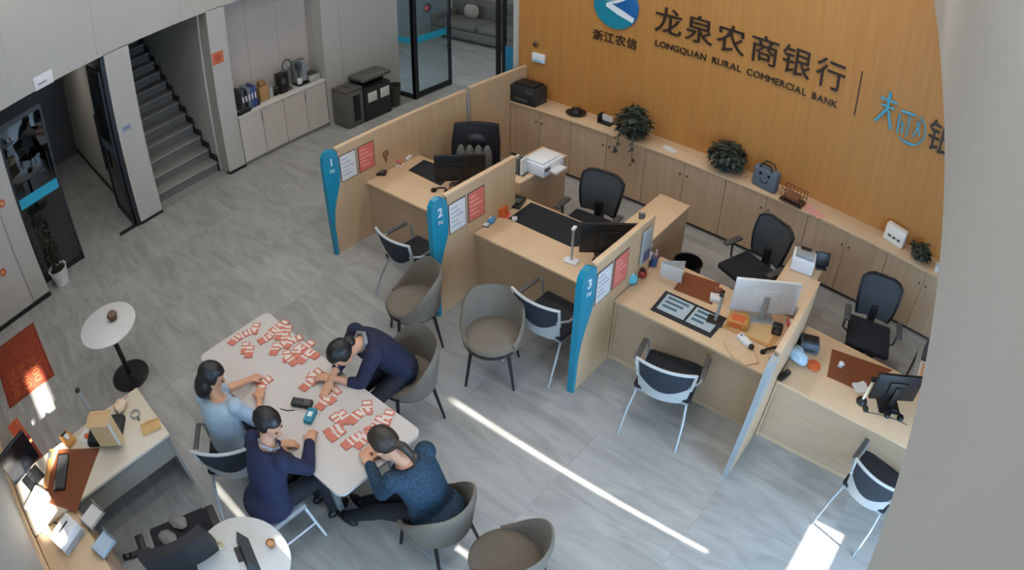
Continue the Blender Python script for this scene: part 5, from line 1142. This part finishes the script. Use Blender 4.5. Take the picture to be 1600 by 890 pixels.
t, q = flat('desk_mat', 'brown leather desk mat on the left desk', 'mat', [(92, 702), (156, 700), (120, 800), (66, 782)], LD, .003, m_brown); MB().prism([(p[0]*.95, p[1]*.95) for p in q], 'z', .003, .0036).build('stitched_field', mat('brown_field', (120, 64, 34), .6), t, smooth=0)
t = put('keyboard', 'black keyboard on the brown mat of the left desk', 'keyboard', 97, 738, LD+.004, KR)
MB().rbox(-.20, .20, -.07, .07, 0, .018, .004).build('case', m_blk, t)
for r in range(4): MB().rbox(-.185, .185, -.055+.03*r, -.03+.03*r, .0182, .024, .002).build('key_row', m_dgrey, t)
t = put('wooden_rest', 'long wooden wrist rest beside the keyboard', 'rest', 78, 733, LD+.004, KR); MB().rbox(-.22, .22, -.028, .028, 0, .03, .01).build('bar', mat('rest_wood', (176, 122, 70), .5, var=.1, vscale=10), t); MB().rbox(-.18, -.10, -.02, .02, .0302, .036, .003).build('inlay', m_dgrey, t)
t = put('tissue_box', 'ochre tissue box on the left desk', 'box', 108, 688, LD, .3); MB().rbox(-.09, .09, -.06, .06, 0, .05, .008).build('box', mat('tis_ochre', (190, 132, 62), .6), t); MB().ell((0, 0, .055), .04, .03, .015, 12, 8, fn=lambda u: 1+.25*math.sin(9*u.x)).build('tissue', m_paper, t, smooth=20); MB().rbox(-.075, -.05, -.04, .04, .0502, .056, .002).build('slot', m_blk, t)
t = put('scanner', 'flat black scanner on the left desk', 'scanner', 168, 676, LD, PI/4+.15); MB().rbox(-.19, .19, -.16, .16, 0, .05, .008).build('body', m_blk, t); MB().rbox(-.185, .185, -.155, .155, .0505, .065, .006).build('lid', mat('scan_lid', (34, 38, 40), .3), t)
p = at(175, 690, LD+.066); t = thing('cardboard_box', 'tall brown cardboard box standing on the flat black scanner', 'box', (p.x, p.y, LD+.066), face(.8, -.6)); m_card = mat('cardboard', (196, 164, 122), .85, var=.05, vscale=20)
MB().rbox(-.125, .125, -.05, .05, 0, .30, .004, 1).build('carton', m_card, t)
for s in (-1, 1): MB().box(-.12, .12, -.0, .045, 0, .003, Matrix.Translation((0, s*.05, .3002)) @ Matrix.Rotation(-s*.25 if s > 0 else PI+.25, 4, 'X')).build('flap', m_card, t, smooth=0)
MB().box(-.12, -.09, .0502, .0512, .01, .29).build('tape', m_paper, t)
t = put('wood_tray', 'small plywood tray at the corner of the left desk', 'tray', 236, 668, LD, face(.3, 1)); MB().rbox(-.06, .06, -.10, .10, 0, .012, .003).build('base', mat('ply', (206, 168, 112), .6, var=.08, vscale=14), t)
for s in (-1, 1): MB().box(s*.056-.004, s*.056+.004, -.10, .10, .0122, .03).build('side', mat('ply', (206, 168, 112), .6), t)
t = put('document_camera', 'slender grey document camera on the left desk', 'camera', 152, 655, LD, .2); MB().rbox(-.06, .06, -.05, .05, 0, .02, .005).build('base', m_dgrey, t); MB().tube([(0, 0, .02), (-.06, -.02, .34)], .018, 8).build('pole', m_silver, t); MB().ell((-.065, -.02, .35), .03, .03, .022).build('head', m_blk, t)
t = put('cream_pouch', 'cream and pink pouch at the back of the left desk', 'pouch', 190, 640, LD, .5); MB().ell((0, 0, .05), .06, .09, .05, 14, 10, fn=lambda u: 1+.12*math.sin(8*u.y+3*u.x)).build('pouch', mat('pouch', (208, 182, 152), .7), t); MB().tube([(.02, .07, .07), (.06, .11, .09), (.02, .12, .06)], .008, 6).build('strap', mat('strap', (190, 150, 140), .7), t)
t = put('coiled_cable', 'grey coiled cable on the left desk beside the cardboard box', 'cable', 212, 648, LD); MB().tube([(.05*math.cos(a), .05*math.sin(a), .010+.004*k/8) for k, a in enumerate([k*PI/6 for k in range(26)])], .006, 6).build('coil', m_grey, t); MB().rbox(.05, .09, -.01, .01, 0, .018, .004).build('plug', m_dgrey, t)
t = put('stamp_pad', 'round orange red stamp pad on white paper, left desk', 'stamp pad', 136, 682, LD, .4); MB().box(-.09, .09, -.07, .07, 0, .002).build('paper', m_paper, t); MB().lathe([(.028, .0022), (.03, .016), (.02, .018)], 16).build('pad', m_orange, t)
t = put('paper_stack', 'bright sunlit stack of white paper on the left desk by the wall', 'paper', 60, 786, LD, .3)
for k in range(4): MB().box(-.10, .10, -.14, .14, .012*k, .012*k+.0115, Matrix.Rotation(.08*k, 4, 'Z')).build('ream', m_paper, t, smooth=0)
ZS = .72
t = put('label_printer', 'white box printer with a dark slot on the low cabinet', 'printer', 112, 842, ZS, face(1, .35)); MB().rbox(-.15, .15, -.09, .09, 0, .15, .012).build('body', m_white, t); MB().box(-.09, .05, -.02, .0, .1502, .153).build('slot', m_dgrey, t); MB().rbox(-.14, .14, .0902, .10, .02, .07, .003).build('front', m_grey, t)
for k in range(2):
    t = put('paper_tray', ('pale blue' if k else 'grey')+' letter tray on the low cabinet at the lower left', 'tray', 146+18*k, 808+44*k, ZS, face(.95, .3), 'letter trays'); MB().rbox(-.11, .11, -.08, .08, 0, .008, .002).build('floor', m_grey, t)
    for s in (-1, 1): MB().box(s*.108-.003, s*.108+.003, -.08, .08, .0082, .07).build('side', m_grey, t)
    MB().box(-.10, .10, -.075, .075, .0085, .035).build('paper', mat('bluepaper', (176, 196, 216), .8) if k else m_paper, t)
tag(MB().tube([at(62, 833, ZS+.006), at(78, 815, ZS+.006), at(98, 818, ZS+.006), at(112, 808, ZS+.006)], .006, 6).build('black_cable', m_blk), 'black cable looping over the low cabinet', 'cable')
t = thing('red_gift_bag', 'orange red paper bag on the floor behind the left desk', 'bag', (-5.65, -1.12, 0), .2); MB().prism([(-.16, 0), (.16, 0), (.19, .45), (-.19, .45)], 'y', -.09, .09).build('bag', mat('bag_red', (190, 84, 50), .6), t, smooth=0); MB().tube([(-.07, .05, .45), (-.05, .05, .53), (.05, .05, .53), (.07, .05, .45)], .006, 6).build('handle', mat('bag_h', (206, 130, 90), .7), t)
t = thing('power_strip', 'black power strip on the floor under the left desk', 'power strip', (-3.72, -.55, 0), 1.2); MB().rbox(-.16, .16, -.03, .03, 0, .035, .008).build('body', m_blk, t)
for k in range(4): MB().rbox(-.13+.075*k, -.08+.075*k, -.02, .02, .0352, .038, .001).build('socket', m_dgrey, t)
office_chair('black padded armchair at the left desk beside the round white table', (-3.10, -.06, 0), face(-.92, .25), True)

t = thing('plastic_wrap', 'crumpled grey clear wrap lying on the black armchair seat', 'wrap', (-3.18, -.02, .5205), .4)
for k in range(2): MB().ell((-.10, -.10+.18*k, .02), .10, .07, .02, 16, 8, fn=lambda u: 1+.06*math.sin(9*u.x+5*u.y)).build('fold', mat('wrap_grey', (116, 118, 116), .35), t, smooth=25)
